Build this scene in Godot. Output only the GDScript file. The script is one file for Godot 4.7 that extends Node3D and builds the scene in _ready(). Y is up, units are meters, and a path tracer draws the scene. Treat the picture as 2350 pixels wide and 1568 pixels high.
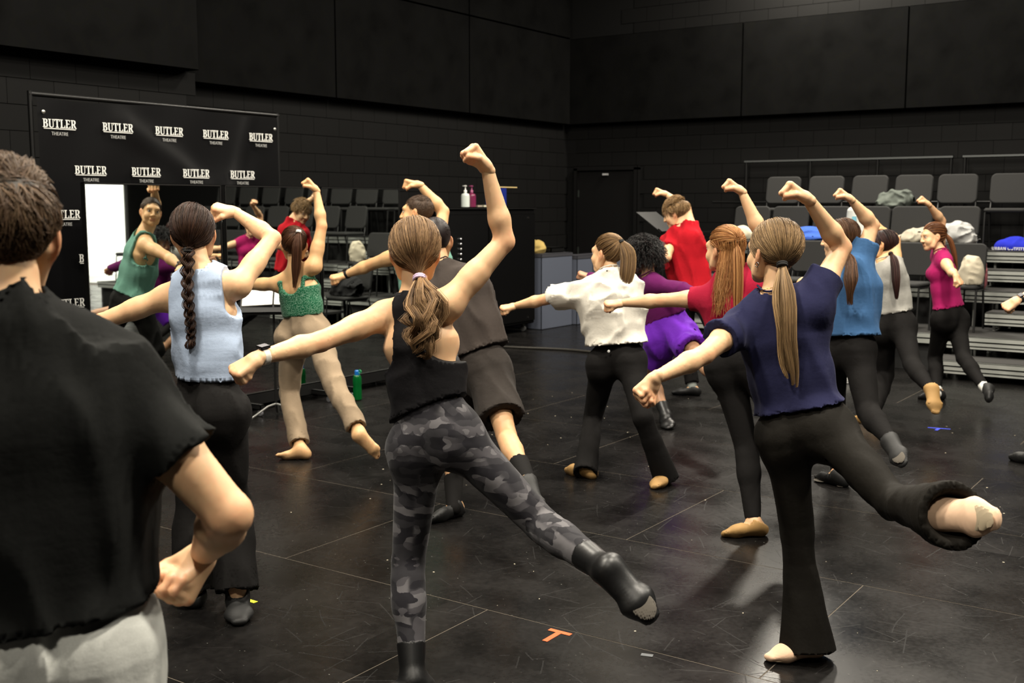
extends Node3D
# A rehearsal in a black-box theatre. World axes follow the room: the wall with the mirrors is x = -9, the wall behind the seating z = -14.5.
# The camera stands at the origin, 1.65 m above the floor.

const WX := -9.02
const WZ := -14.5
const LAMPS := [Vector3(-3.2, 6.2, -1.4), Vector3(0.4, 6.2, -3.2), Vector3(-5.6, 6.2, -5.0), Vector3(-1.6, 6.2, -7.2), Vector3(2.4, 6.2, -6.6), Vector3(-5.2, 6.2, -9.4), Vector3(-3.0, 6.2, -12.3), Vector3(-5.2, 5.5, -13.7), Vector3(1.2, 6.2, 1.8), Vector3(-3.0, 6.2, 1.6)]

func _ready() -> void:
	var cam := Camera3D.new()
	cam.name = "camera"
	add_child(cam)
	cam.position = Vector3(0, 1.65, 0)
	cam.rotation = Vector3(-atan(310.0 / 2540.0), deg_to_rad(34.7), 0)
	cam.fov = rad_to_deg(2.0 * atan(784.0 / 2540.0))
	cam.far = 80.0
	var at := CameraAttributesPhysical.new()
	at.frustum_focal_length = 39.0
	at.frustum_focus_distance = 4.3
	at.exposure_aperture = 5.0
	at.frustum_far = 80.0
	cam.attributes = at
	var we := WorldEnvironment.new()
	we.name = "environment"
	var env := Environment.new()
	env.background_mode = Environment.BG_COLOR
	env.background_color = Color.BLACK
	env.tonemap_mode = Environment.TONE_MAPPER_LINEAR
	env.tonemap_exposure = 1.0
	env.sdfgi_enabled = true
	env.ssao_enabled = true
	env.ssil_enabled = true
	we.environment = env
	add_child(we)
	for k in LAMPS.size(): work_light(LAMPS[k], [44.0, 44.0, 42.0, 42.0, 42.0, 28.0, 32.0, 34.0, 22.0, 22.0][k])
	prepare()
	build_room()
	build_set()
	cast_all()

func work_light(p: Vector3, energy: float) -> void:
	var t := thing("work_light", "black ceiling work light with a square glowing face", "lamp", p, 0.0, "ceiling work lights")
	var b := Buf.new()
	box(b, Vector3(0, 0.1, 0), Vector3(0.7, 0.16, 0.7), 0.02)
	obj("housing", b.mesh(), mat(Color(0.05, 0.05, 0.05), 0.5), t)
	var h := Buf.new()
	tube(h, line(Vector3(0, 0.15, 0), Vector3(0, 0.8, 0)), 0.02, 0.02, 8)
	obj("hanger", h.mesh(), mat(Color(0.05, 0.05, 0.05), 0.5), t)
	var g := mat(Color(1, 0.95, 0.85), 0.5)
	g.emission_enabled = true
	g.emission = Color(1, 0.965, 0.9)
	g.emission_energy_multiplier = 4.0
	obj("lamp_face", boxm(Vector3(0.6, 0.01, 0.6), 0.002), g, t, Vector3(0, 0.015, 0))
	var l := AreaLight3D.new()
	l.name = "lamp_light"
	l.area_size = Vector2(0.6, 0.6)
	l.light_color = Color(1, 0.965, 0.9)
	l.light_energy = energy
	l.area_range = 30.0
	l.area_attenuation = 2.0
	l.shadow_enabled = true
	t.add_child(l)
	l.rotation.x = -PI / 2
# ---------------------------------------------------------------- room
var black_paint: StandardMaterial3D
var block_mats := []

func scuffed_floor() -> StandardMaterial3D:
	var n := 1024
	var im := Image.create(n, n, false, Image.FORMAT_RGB8)
	var ro := Image.create(n, n, false, Image.FORMAT_RGB8)
	var g := FastNoiseLite.new()
	g.seed = 4
	g.frequency = 0.006
	g.fractal_octaves = 5
	var g2 := FastNoiseLite.new()
	g2.seed = 8
	g2.frequency = 0.05
	for y in n:
		for x in n:
			var a := g.get_noise_2d(x, y) * 0.5 + 0.5
			var v := 0.07 + 0.06 * (a - 0.5) + 0.02 * g2.get_noise_2d(x, y)
			im.set_pixel(x, y, Color(v * 1.05, v * 0.99, v * 0.96))
			var r := 0.20 + 0.16 * a + 0.05 * g2.get_noise_2d(x * 2.0, y * 2.0)
			ro.set_pixel(x, y, Color(r, r, r))
	var q := RandomNumberGenerator.new()
	q.seed = 33
	for k in 300: # scuffs and drag marks
		var p := Vector2(q.randf() * n, q.randf() * n)
		var an := q.randf() * TAU
		var bend := q.randfn() * 0.0018
		var st := q.randf_range(0.006, 0.032) * (2.5 if q.randf() < 0.06 else 1.0)
		for s in int(q.randf_range(12, 90)):
			p += Vector2(cos(an), sin(an))
			an += bend
			var x := posmod(int(p.x), n)
			var y := posmod(int(p.y), n)
			var c := im.get_pixel(x, y)
			im.set_pixel(x, y, Color(c.r + st, c.g + st * 0.98, c.b + st * 0.95))
			ro.set_pixel(x, y, Color(0.6, 0.6, 0.6))
	for k in 420: # dried specks
		var x := q.randi() % n
		var y := q.randi() % n
		var v := q.randf_range(0.25, 0.55)
		im.set_pixel(x, y, Color(v, v, v * 0.95))
		if q.randf() < 0.3: im.set_pixel((x + 1) % n, y, Color(v, v, v * 0.95))
	var m := mat(Color.WHITE, 1.0, 0.0, 0.27)
	m.albedo_texture = ImageTexture.create_from_image(im)
	m.roughness_texture = ImageTexture.create_from_image(ro)
	m.uv1_triplanar = true
	m.uv1_world_triplanar = true
	m.uv1_scale = Vector3.ONE * 0.36
	return m

func blocks(wall: Node3D, at: Vector3, along: Vector3, count: int, y0: int, y1: int, proud: float) -> void:
	var turn := 0.0 if absf(along.x) > 0.5 else PI / 2
	for r in range(y0, y1):
		for k in count:
			var o := MeshInstance3D.new()
			o.mesh = block_mesh
			o.material_override = block_mats[(r * 7 + k * 3 + r * k) % block_mats.size()]
			o.name = "block"
			wall.add_child(o, true)
			o.position = at + along * ((k + (0.5 if r % 2 else 1.0) - 0.25) * 0.406) + Vector3.UP * (r + 0.5) * 0.2032 - wall.position
			o.rotation.y = turn

var block_mesh: ArrayMesh

func build_room() -> void:
	black_paint = mat(Color(0.05, 0.05, 0.05), 0.8, 0.0, 0.22)
	for k in 4: block_mats.append(mat(Color(0.043, 0.042, 0.041) * (0.94 + 0.035 * k), 0.72 + 0.04 * (k % 2), 0.0, 0.22))
	block_mesh = boxm(Vector3(0.4056, 0.2004, 0.03), 0.0016)
	# floor: painted boards in running bond on a dusty underlay
	var fl := structure("floor", boxm(Vector3(18.6, 0.2, 19.0), 0.001), mat(Color(0.29, 0.26, 0.22), 0.95), Vector3(0.25, -0.1008, -5.0))
	var boards := scuffed_floor()
	var bm := boxm(Vector3(2.3555, 0.006, 1.1715), 0.0006)
	for r in 16:
		var z := -14.5 + 0.94 + (r - 0.5) * 1.176
		for k in 9:
			var x := -2.59 - 2.36 * 3 + k * 2.36 + (1.18 if r % 2 == 0 else 0.0)
			var o := obj("floor_board", bm, boards, fl)
			o.position = Vector3(x + 1.18, -0.003, z + 0.588) - fl.position
	# walls
	var wl := structure("wall_left", boxm(Vector3(0.3, 7.2, 19.0), 0.001), black_paint, Vector3(WX - 0.15, 3.5, -5.0))
	blocks(wl, Vector3(WX + 0.002, 0, -14.5), Vector3(0, 0, 1), 19, 0, 11, 0.0)
	blocks(wl, Vector3(WX - 0.008, 0, -14.5), Vector3(0, 0, 1), 19, 11, 15, 0.0)
	# the pier that stands forward behind the banner
	var pier := structure("wall_left_pier", boxm(Vector3(0.82, 7.0, 9.0), 0.002), black_paint, Vector3(-8.61, 3.5, -6.7 + 4.5))
	blocks(pier, Vector3(-8.2, 0, -6.7), Vector3(0, 0, 1), 9, 0, 11, 0.0)
	blocks(pier, Vector3(-8.21, 0, -6.7), Vector3(0, 0, 1), 9, 11, 15, 0.0)
	# back wall with the opening to the lit corridor
	var wb := structure("wall_back", boxm(Vector3(15.4, 7.2, 0.3), 0.001), black_paint, Vector3(WX - 0.0 + 7.6, 3.5, WZ - 0.15))
	structure("wall_back_lintel", boxm(Vector3(1.9, 4.8, 0.3), 0.001), black_paint, Vector3(7.2, 4.75, WZ - 0.15))
	structure("wall_back_end", boxm(Vector3(1.7, 7.2, 0.3), 0.001), black_paint, Vector3(8.95, 3.5, WZ - 0.15))
	blocks(wb, Vector3(-7.8, 0, WZ + 0.002), Vector3(1, 0, 0), 15, 0, 11, 0.0)
	blocks(wb, Vector3(-8.95, 0, WZ - 0.008), Vector3(1, 0, 0), 17, 11, 14, 0.0)
	blocks(wb, Vector3(-8.0, 0, WZ - 0.008), Vector3(1, 0, 0), 14, 20, 24, 0.0)
	structure("wall_right", boxm(Vector3(0.3, 7.2, 19.0), 0.001), black_paint, Vector3(9.65, 3.5, -5.0))
	structure("wall_front", boxm(Vector3(19.0, 7.2, 0.3), 0.001), black_paint, Vector3(0.25, 3.5, 4.6))
	structure("ceiling", boxm(Vector3(19.2, 0.2, 19.6), 0.001), mat(Color(0.06, 0.06, 0.06), 0.9), Vector3(0.25, 7.1, -5.0))
	# black acoustic panels above head height
	var felt := mat(Color.WHITE, 0.95, 0.0, 0.12)
	felt.albedo_texture = noise_tex(0.008, 31, ramp([[0, Color(0.024, 0.024, 0.024)], [0.35, Color(0.038, 0.038, 0.037)], [0.5, Color(0.042, 0.042, 0.041)], [1, Color(0.05, 0.05, 0.049)]]), 512, 4)
	felt.uv1_triplanar = true
	felt.uv1_world_triplanar = true
	felt.uv1_scale = Vector3.ONE * 0.4
	var px := [-8.9, -6.166, -3.99, -1.8, 0.4, 2.6, 4.8]
	for k in px.size() - 1:
		var w: float = px[k + 1] - px[k]
		var o := obj("panel", boxm(Vector3(w - 0.008, 1.243, 0.14), 0.006), felt, wb)
		o.position = Vector3(px[k] + w / 2, 3.479, WZ + 0.07) - wb.position
	for k in 3:
		var o := obj("panel", boxm(Vector3(0.14, 1.243, 2.49), 0.006), felt, wl)
		o.position = Vector3(WX + 0.07, 3.479, -14.35 + 1.25 + k * 2.5) - wl.position
		o = obj("panel", boxm(Vector3(0.14, 1.24, 2.49), 0.006), felt, wl)
		o.position = Vector3(WX + 0.07, 4.73, -14.35 + 1.25 + k * 2.5) - wl.position
	for k in 2:
		var o := obj("panel", boxm(Vector3(0.16, 2.0, 2.6), 0.006), felt, pier)
		o.position = Vector3(-8.12, 3.85, -6.72 + 1.3 + k * 2.61) - pier.position
	# the door near the corner
	var dm := mat(Color(0.042, 0.04, 0.04), 0.6, 0.0, 0.25)
	var d := structure("door_1", boxm(Vector3(0.95, 2.17, 0.05), 0.006), dm, Vector3(-8.31, 1.085, WZ + 0.03))
	var fb := Buf.new()
	box(fb, Vector3(-0.51, 0.02, 0.0), Vector3(0.07, 2.22, 0.12), 0.006)
	box(fb, Vector3(0.51, 0.02, 0.0), Vector3(0.07, 2.22, 0.12), 0.006)
	box(fb, Vector3(0, 1.12, 0.0), Vector3(1.09, 0.07, 0.12), 0.006)
	obj("door_frame", fb.mesh(), dm, d)
	for y in [0.75, -0.1, -0.85]: obj("hinge", boxm(Vector3(0.02, 0.11, 0.03), 0.004), mat(Color(0.35, 0.38, 0.36), 0.4, 0.8), d, Vector3(-0.475, y, 0.03))
	obj("lock_plate", boxm(Vector3(0.03, 0.2, 0.012), 0.003), mat(Color(0.75, 0.75, 0.75), 0.35, 0.6), d, Vector3(0.44, -0.1, 0.032))
	obj("door_closer", boxm(Vector3(0.09, 0.035, 0.04), 0.004), mat(Color(0.6, 0.6, 0.6), 0.5), d, Vector3(0.0, 1.03, 0.045))
	# corridor beyond the opening (seen in the mirror)
	var white := mat(Color(0.86, 0.86, 0.84), 0.7)
	structure("wall_corridor", boxm(Vector3(5.0, 3.2, 0.2), 0.001), white, Vector3(7.4, 1.5, -18.6))
	structure("wall_corridor_side", boxm(Vector3(0.2, 3.2, 4.0), 0.001), white, Vector3(5.0, 1.5, -16.6))
	structure("wall_corridor_end", boxm(Vector3(0.2, 3.2, 4.0), 0.001), white, Vector3(9.8, 1.5, -16.6))
	structure("ceiling_corridor", boxm(Vector3(5.0, 0.2, 4.2), 0.001), white, Vector3(7.4, 3.1, -16.65))
	structure("floor_corridor", boxm(Vector3(5.0, 0.2, 4.2), 0.001), mat(Color(0.6, 0.6, 0.58), 0.4), Vector3(7.4, -0.1, -16.7))
	structure("baseboard_corridor", boxm(Vector3(4.6, 0.14, 0.03), 0.004), mat(Color(0.42, 0.45, 0.52), 0.5), Vector3(7.4, 0.07, -18.49))
	var jb := Buf.new()
	for s in [-1, 1]: box(jb, Vector3(0.95 * s, 1.16, 0), Vector3(0.09, 2.36, 0.36), 0.006)
	box(jb, Vector3(0, 2.33, 0), Vector3(1.9, 0.08, 0.36), 0.006)
	structure("door_2_frame", jb.mesh(), mat(Color(0.4, 0.4, 0.4), 0.4, 0.5), Vector3(7.2, 0, WZ - 0.15))
	var pl := obj("door_plate", boxm(Vector3(0.34, 0.12, 0.015), 0.003), mat(Color(0.55, 0.55, 0.55), 0.5), null, Vector3(7.95, 1.55, -18.49))
	tag(pl, "small grey plate on the white corridor wall", "sign")
	var t := thing("corridor_light", "long white ceiling light of the corridor behind the open doorway", "lamp", Vector3(7.4, 2.93, -16.4))
	obj("housing", boxm(Vector3(1.3, 0.05, 0.34), 0.006), mat(Color(0.85, 0.85, 0.85), 0.5), t, Vector3(0, 0.04, 0))
	var gl := mat(Color(1, 1, 1), 0.5)
	gl.emission_enabled = true
	gl.emission = Color(1, 0.98, 0.95)
	gl.emission_energy_multiplier = 4.0
	obj("lamp_face", boxm(Vector3(1.2, 0.01, 0.3), 0.002), gl, t, Vector3(0, 0.008, 0))
	var l := AreaLight3D.new()
	l.name = "lamp_light"
	l.area_size = Vector2(1.2, 0.3)
	l.light_color = Color(1, 0.98, 0.95)
	l.light_energy = 48.0
	l.area_range = 30.0
	l.shadow_enabled = true
	t.add_child(l)
	l.rotation.x = -PI / 2

# ---------------------------------------------------------------- furniture
func plate(b: Buf, c: Vector3, t: Basis, w: float, h: float, d: float, r: float, bev: float, bulge := 0.0) -> void:
	# rounded rectangular pad in the x-y plane of t, thickness d along z
	var ring := []
	for q in 4:
		var cx := (w / 2 - r) * (1 if q in [0, 3] else -1)
		var cy := (h / 2 - r) * (1 if q in [0, 1] else -1)
		for s in 5:
			var an := PI / 2 * (q + s / 4.0)
			ring.append([Vector2(cx, cy), Vector2(cos(an), sin(an))])
	var n := ring.size()
	var rows := [[-d / 2, bev, -1.0], [-d / 2 + bev, 0.0, -0.3], [d / 2 - bev, 0.0, 0.3], [d / 2, bev, 1.0]]
	var at := b.v.size()
	for row in rows:
		for e in ring:
			var p: Vector2 = e[0] + e[1] * (r - row[1])
			b.v.append(c + t * Vector3(p.x, p.y, row[0] + bulge * (p.x * p.x)))
			b.n.append((t * Vector3(e[1].x * (1.0 - absf(row[2]) * 0.6), e[1].y * (1.0 - absf(row[2]) * 0.6), row[2])).normalized())
			b.c.append(Color.WHITE)
	for k in 3:
		for s in n:
			var p := at + k * n + s
			var q := at + k * n + (s + 1) % n
			b.i.append_array(PackedInt32Array([p, p + n, q, q, p + n, q + n]))
	for e in 2:
		var z: float = rows[0 if e == 0 else 3][0]
		var nn := t * Vector3(0, 0, -1 if e == 0 else 1)
		var m := b.v.size()
		b.v.append(c + t * Vector3(0, 0, z))
		b.n.append(nn)
		b.c.append(Color.WHITE)
		for s in n:
			b.v.append(b.v[at + (0 if e == 0 else 3 * n) + s])
			b.n.append(nn)
			b.c.append(Color.WHITE)
		for s in n:
			var p := m + 1 + s
			var q := m + 1 + (s + 1) % n
			b.i.append_array(PackedInt32Array([m, p, q] if e == 0 else [m, q, p]))

func make_chair() -> Node3D:
	var t := thing("riser_chair", "black padded chair", "chair")
	var pad := mat(Color.WHITE, 0.85)
	pad.albedo_color = Color(0.095, 0.095, 0.093)
	pad.albedo_texture = grain_t
	pad.uv1_triplanar = true
	pad.uv1_scale = Vector3.ONE * 3.0
	var steel := mat(Color(0.11, 0.11, 0.11), 0.45, 0.3)
	var b := Buf.new()
	plate(b, Vector3(0, 0.45, 0.02), Basis(Vector3.RIGHT, PI / 2), 0.46, 0.42, 0.05, 0.06, 0.018)
	obj("seat", b.mesh(), pad, t)
	b = Buf.new()
	plate(b, Vector3(0, 0.7, -0.235), Basis(Vector3.RIGHT, 0.2).rotated(Vector3.RIGHT, -0.4), 0.455, 0.36, 0.04, 0.065, 0.014, 0.35)
	obj("backrest", b.mesh(), pad, t)
	for s in [-1.0, 1.0]:
		var x: float = 0.215 * s
		b = Buf.new()
		tube(b, PackedVector3Array([Vector3(x, 0.0, 0.22), Vector3(x, 0.42, 0.19)]), 0.011, 0.011, 8)
		obj("leg", b.mesh(), steel, t)
		b = Buf.new()
		tube(b, PackedVector3Array([Vector3(x, 0.0, -0.27), Vector3(x, 0.42, -0.17)]), 0.011, 0.011, 8)
		obj("leg", b.mesh(), steel, t)
		b = Buf.new()
		tube(b, PackedVector3Array([Vector3(x, 0.42, 0.19), Vector3(x, 0.415, -0.17), Vector3(x * 0.98, 0.55, -0.2), Vector3(x * 0.9, 0.62, -0.215)]), 0.011, 0.011, 8)
		obj("side_frame", b.mesh(), steel, t)
	return t

func dup(src: Node3D, at: Vector3, turn: float, label: String, group: String) -> Node3D:
	var r: Node3D = src.duplicate()
	r.name = numbered(src.name.get_slice("_0", 0))
	add_child(r)
	r.position = at
	r.rotation.y = turn
	r.set_meta("label", label)
	r.set_meta("group", group)
	return r

const DECK := [0.383, 0.766, 1.149]
const FRONT := [-11.45, -12.4, -13.35]

func build_risers() -> void:
	var top := mat(Color(0.12, 0.115, 0.11), 0.7)
	var alu := mat(Color(0.6, 0.61, 0.59), 0.5, 0.25)
	var dark := mat(Color(0.05, 0.05, 0.05), 0.7)
	for blk in [["beside the corner door", -6.15, -2.75], ["beyond the metal steps", -1.7, 2.95]]:
		for k in 3:
			var w: float = blk[2] - blk[1]
			var dep: float = 0.95 if k < 2 else 1.13
			var t := thing("riser_platform", "%s black seating platform with silver edge %s" % [["lowest", "middle", "highest"][k], blk[0]], "riser", Vector3((blk[1] + blk[2]) / 2, 0, FRONT[k] - dep / 2))
			obj("deck", boxm(Vector3(w, 0.09, dep), 0.005), top, t, Vector3(0, DECK[k] - 0.045, 0))
			var e := Buf.new()
			box(e, Vector3(0, DECK[k] - 0.02, dep / 2 + 0.008), Vector3(w, 0.045, 0.02), 0.004)
			box(e, Vector3(0, DECK[k] - 0.075, dep / 2 + 0.005), Vector3(w, 0.05, 0.014), 0.004)
			obj("edge_trim", e.mesh(), alu, t)
			obj("skirt", boxm(Vector3(w - 0.02, DECK[k] - 0.1, 0.02), 0.002), dark, t, Vector3(0, (DECK[k] - 0.1) / 2, dep / 2 - 0.06))
			for s in [-1, 1]:
				var lb := Buf.new()
				tube(lb, line(Vector3(s * (w / 2 - 0.06), 0, -dep / 2 + 0.08), Vector3(s * (w / 2 - 0.06), DECK[k] - 0.09, -dep / 2 + 0.08)), 0.02, 0.02, 8)
				obj("leg", lb.mesh(), alu, t)
	# the aisle of metal steps; platform heights with half steps between
	for k in 6:
		var y := 0.1915 * (k + 1)
		var z: float = [-11.0, -11.45, -12.0, -12.4, -12.95, -13.35][k]
		var x0: float = [-2.72, -2.68, -2.45, -2.74, -2.74, -2.74][k]
		var dep: float = [0.44, 0.95, 0.38, 0.95, 0.38, 1.13][k]
		var x1 := -1.71
		var y0: float = DECK[k / 2 - 1] if k in [2, 4] else 0.0
		var t := thing("aisle_step", "%s silver-edged step of the seating aisle" % ["lowest", "second", "third", "fourth", "fifth", "topmost"][k], "step", Vector3((x0 + x1) / 2, 0, z - dep / 2))
		var w := x1 - x0
		obj("tread", boxm(Vector3(w, 0.035, dep), 0.004), top, t, Vector3(0, y - 0.0175, 0))
		var e := Buf.new()
		box(e, Vector3(0, y - 0.03, dep / 2 + 0.012), Vector3(w, 0.05, 0.03), 0.008)
		box(e, Vector3(0, y - 0.078, dep / 2 + 0.008), Vector3(w, 0.04, 0.022), 0.006)
		box(e, Vector3(0, y - 0.115, dep / 2 + 0.011), Vector3(w, 0.03, 0.026), 0.006)
		obj("nosing", e.mesh(), alu, t)
		for s in [-1, 1]:
			var lb := Buf.new()
			tube(lb, line(Vector3(s * (w / 2 - 0.08), y0, dep / 2 - 0.08), Vector3(s * (w / 2 - 0.08), y - 0.035, dep / 2 - 0.08)), 0.016, 0.016, 8)
			obj("leg", lb.mesh(), alu, t)
			lb = Buf.new()
			tube(lb, line(Vector3(s * (w / 2 - 0.08), y0, -dep / 2 + 0.06), Vector3(s * (w / 2 - 0.08), y - 0.035, -dep / 2 + 0.06)), 0.016, 0.016, 8)
			obj("leg", lb.mesh(), alu, t)
	# guard rails
	var rail := mat(Color(0.07, 0.07, 0.07), 0.3, 0.3)
	for seg in [[-6.1, -3.38], [-3.28, -0.6], [-0.5, 2.2]]:
		var t := thing("guard_rail", "black guard rail behind the top row, section %s" % ("at the corner door end" if seg[0] < -5 else "above the aisle" if seg[0] < -2 else "beyond the aisle"), "railing", Vector3((seg[0] + seg[1]) / 2, 1.149, -14.36))
		var h: float = (seg[1] - seg[0]) / 2
		var b := Buf.new()
		box(b, Vector3(0, 1.1, 0), Vector3(h * 2, 0.035, 0.05), 0.006)
		obj("top_rail", b.mesh(), mat(Color(0.35, 0.36, 0.36), 0.35, 0.6), t)
		b = Buf.new()
		tube(b, line(Vector3(-h, 0.55, 0), Vector3(h, 0.55, 0)), 0.015, 0.015, 8)
		obj("lower_rail", b.mesh(), rail, t)
		for s in [-1.0, -0.33, 0.33, 1.0]:
			b = Buf.new()
			tube(b, line(Vector3(s * (h - 0.03), 0, 0), Vector3(s * (h - 0.03), 1.09, 0)), 0.022, 0.022, 8)
			obj("post", b.mesh(), rail, t)
	for k in 2:
		var y: float = DECK[2 - k]
		var z: float = FRONT[2 - k]
		var t := thing("end_rail", "black guard rail on the open end of the %s platform" % ["highest", "middle"][k], "railing", Vector3(-6.12, y, z - 0.5))
		var b := Buf.new()
		var dz := 0.46
		tube(b, PackedVector3Array([Vector3(0, 0, dz), Vector3(0, 1.06, dz), Vector3(0, 1.09, dz - 0.03), Vector3(0, 1.09, -dz + 0.03), Vector3(0, 1.06, -dz), Vector3(0, 0, -dz)]), 0.02, 0.02, 8)
		obj("frame", b.mesh(), rail, t)
		b = Buf.new()
		tube(b, line(Vector3(0, 0.55, dz), Vector3(0, 0.55, -dz)), 0.014, 0.014, 8)
		obj("lower_rail", b.mesh(), rail, t)
	# chairs
	var rows := [[-13.85, [-5.41, -4.85, -4.31, -3.77, -3.24, -2.64, -1.98, -1.4, -0.82, -0.24, 0.34, 0.92, 1.5, 2.08, 2.66], "on the top riser row"],
		[-12.92, [-5.45, -4.96, -4.47, -3.99, -3.51, -3.02, -1.4, -0.82, -0.24, 0.34, 0.92, 1.5, 2.08, 2.66], "on the middle riser row"],
		[-11.97, [-5.4, -4.87, -4.33, -3.79, -3.26, -2.72, -1.4, -0.82, -0.24, 0.34, 0.92, 1.5, 2.08, 2.66], "on the lowest riser row"]]
	var first := make_chair()
	var used := false
	for k in 3:
		for x in rows[k][1]:
			var p := Vector3(x, DECK[2 - k] + 0.003, rows[k][0])
			var lab: String = "black padded chair standing " + rows[k][2]
			for w in [[0, -3.77, "under the grey-green jacket"], [0, -5.41, "nearest the end rail"], [1, -5.45, "holding the cream cap"], [1, -4.47, "holding the blue cloth"], [1, -3.99, "holding the white carrier bag"], [1, -3.51, "holding the beige scarf"], [1, -3.02, "holding the pale grey sweater"], [2, -2.72, "holding the cream tote bag"], [0, 2.66, "at the end beyond the aisle"], [1, 2.66, "at the end beyond the aisle"], [2, 2.66, "at the end beyond the aisle"]]:
				if w[0] == k and absf(w[1] - x) < 0.05: lab = "black padded chair %s, %s" % [w[2], rows[k][2]]
			var turn: float = sin(x * 9.0 + k) * 0.06
			if used: dup(first, p, turn, lab, "chairs " + rows[k][2])
			else:
				used = true
				first.position = p
				first.rotation.y = turn
				first.set_meta("label", lab)
				first.set_meta("group", "chairs " + rows[k][2])
	dup(first, Vector3(-3.38, 0, -10.82), 0.15, "black padded chair on the floor with a dark coat hung on it", "floor chairs")
	dup(first, Vector3(-4.5, 0, -11.0), -0.1, "black padded chair on the floor in front of the lowest platform", "floor chairs")

func rag(called: String, label: String, category: String, at: Vector3, size: Vector3, col: Color, seed_: int, amp := 0.035) -> MeshInstance3D:
	# a crumpled heap of cloth
	var f := Field.new()
	var q := RandomNumberGenerator.new()
	q.seed = seed_
	f.k = 0.09
	f.ball(Vector3(0, size.y * 0.25, 0), Vector3(size.x * 0.5, size.y * 0.4, size.z * 0.5))
	for k in 4:
		var p := Vector3(q.randf_range(-0.3, 0.3) * size.x, q.randf_range(0.35, 0.7) * size.y, q.randf_range(-0.25, 0.25) * size.z)
		f.ball(p, Vector3(size.x * 0.22, size.y * 0.26, size.z * 0.22))
	f.noise = FastNoiseLite.new()
	f.noise.seed = seed_
	f.noise.frequency = 5.0
	f.noise.fractal_octaves = 2
	f.amp = amp * 1.3
	f.fdir = Vector3(q.randfn(), q.randfn() * 0.5, q.randfn()).normalized()
	f.fstretch = 0.25
	f.planes = [[Vector3.ZERO, Vector3.DOWN]]
	var b := Buf.new()
	f.build(0.014, b)
	var o := obj(called, b.mesh(), fabric(col), null, at)
	tag(o, label, category)
	return o

func text(parent: Node, words: String, at: Vector3, size: float, m: Material, serif: bool, turn: float, bold := true) -> MeshInstance3D:
	var t := TextMesh.new()
	var f := SystemFont.new()
	f.font_names = PackedStringArray(["Droid Serif" if serif else "Droid Sans"])
	f.font_weight = 700 if bold else 400
	t.font = f
	t.text = words
	t.font_size = 64
	t.pixel_size = size / 64.0
	t.depth = 0.001
	var o := obj("lettering", t, m, parent, at)
	o.rotation.y = turn
	return o

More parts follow.
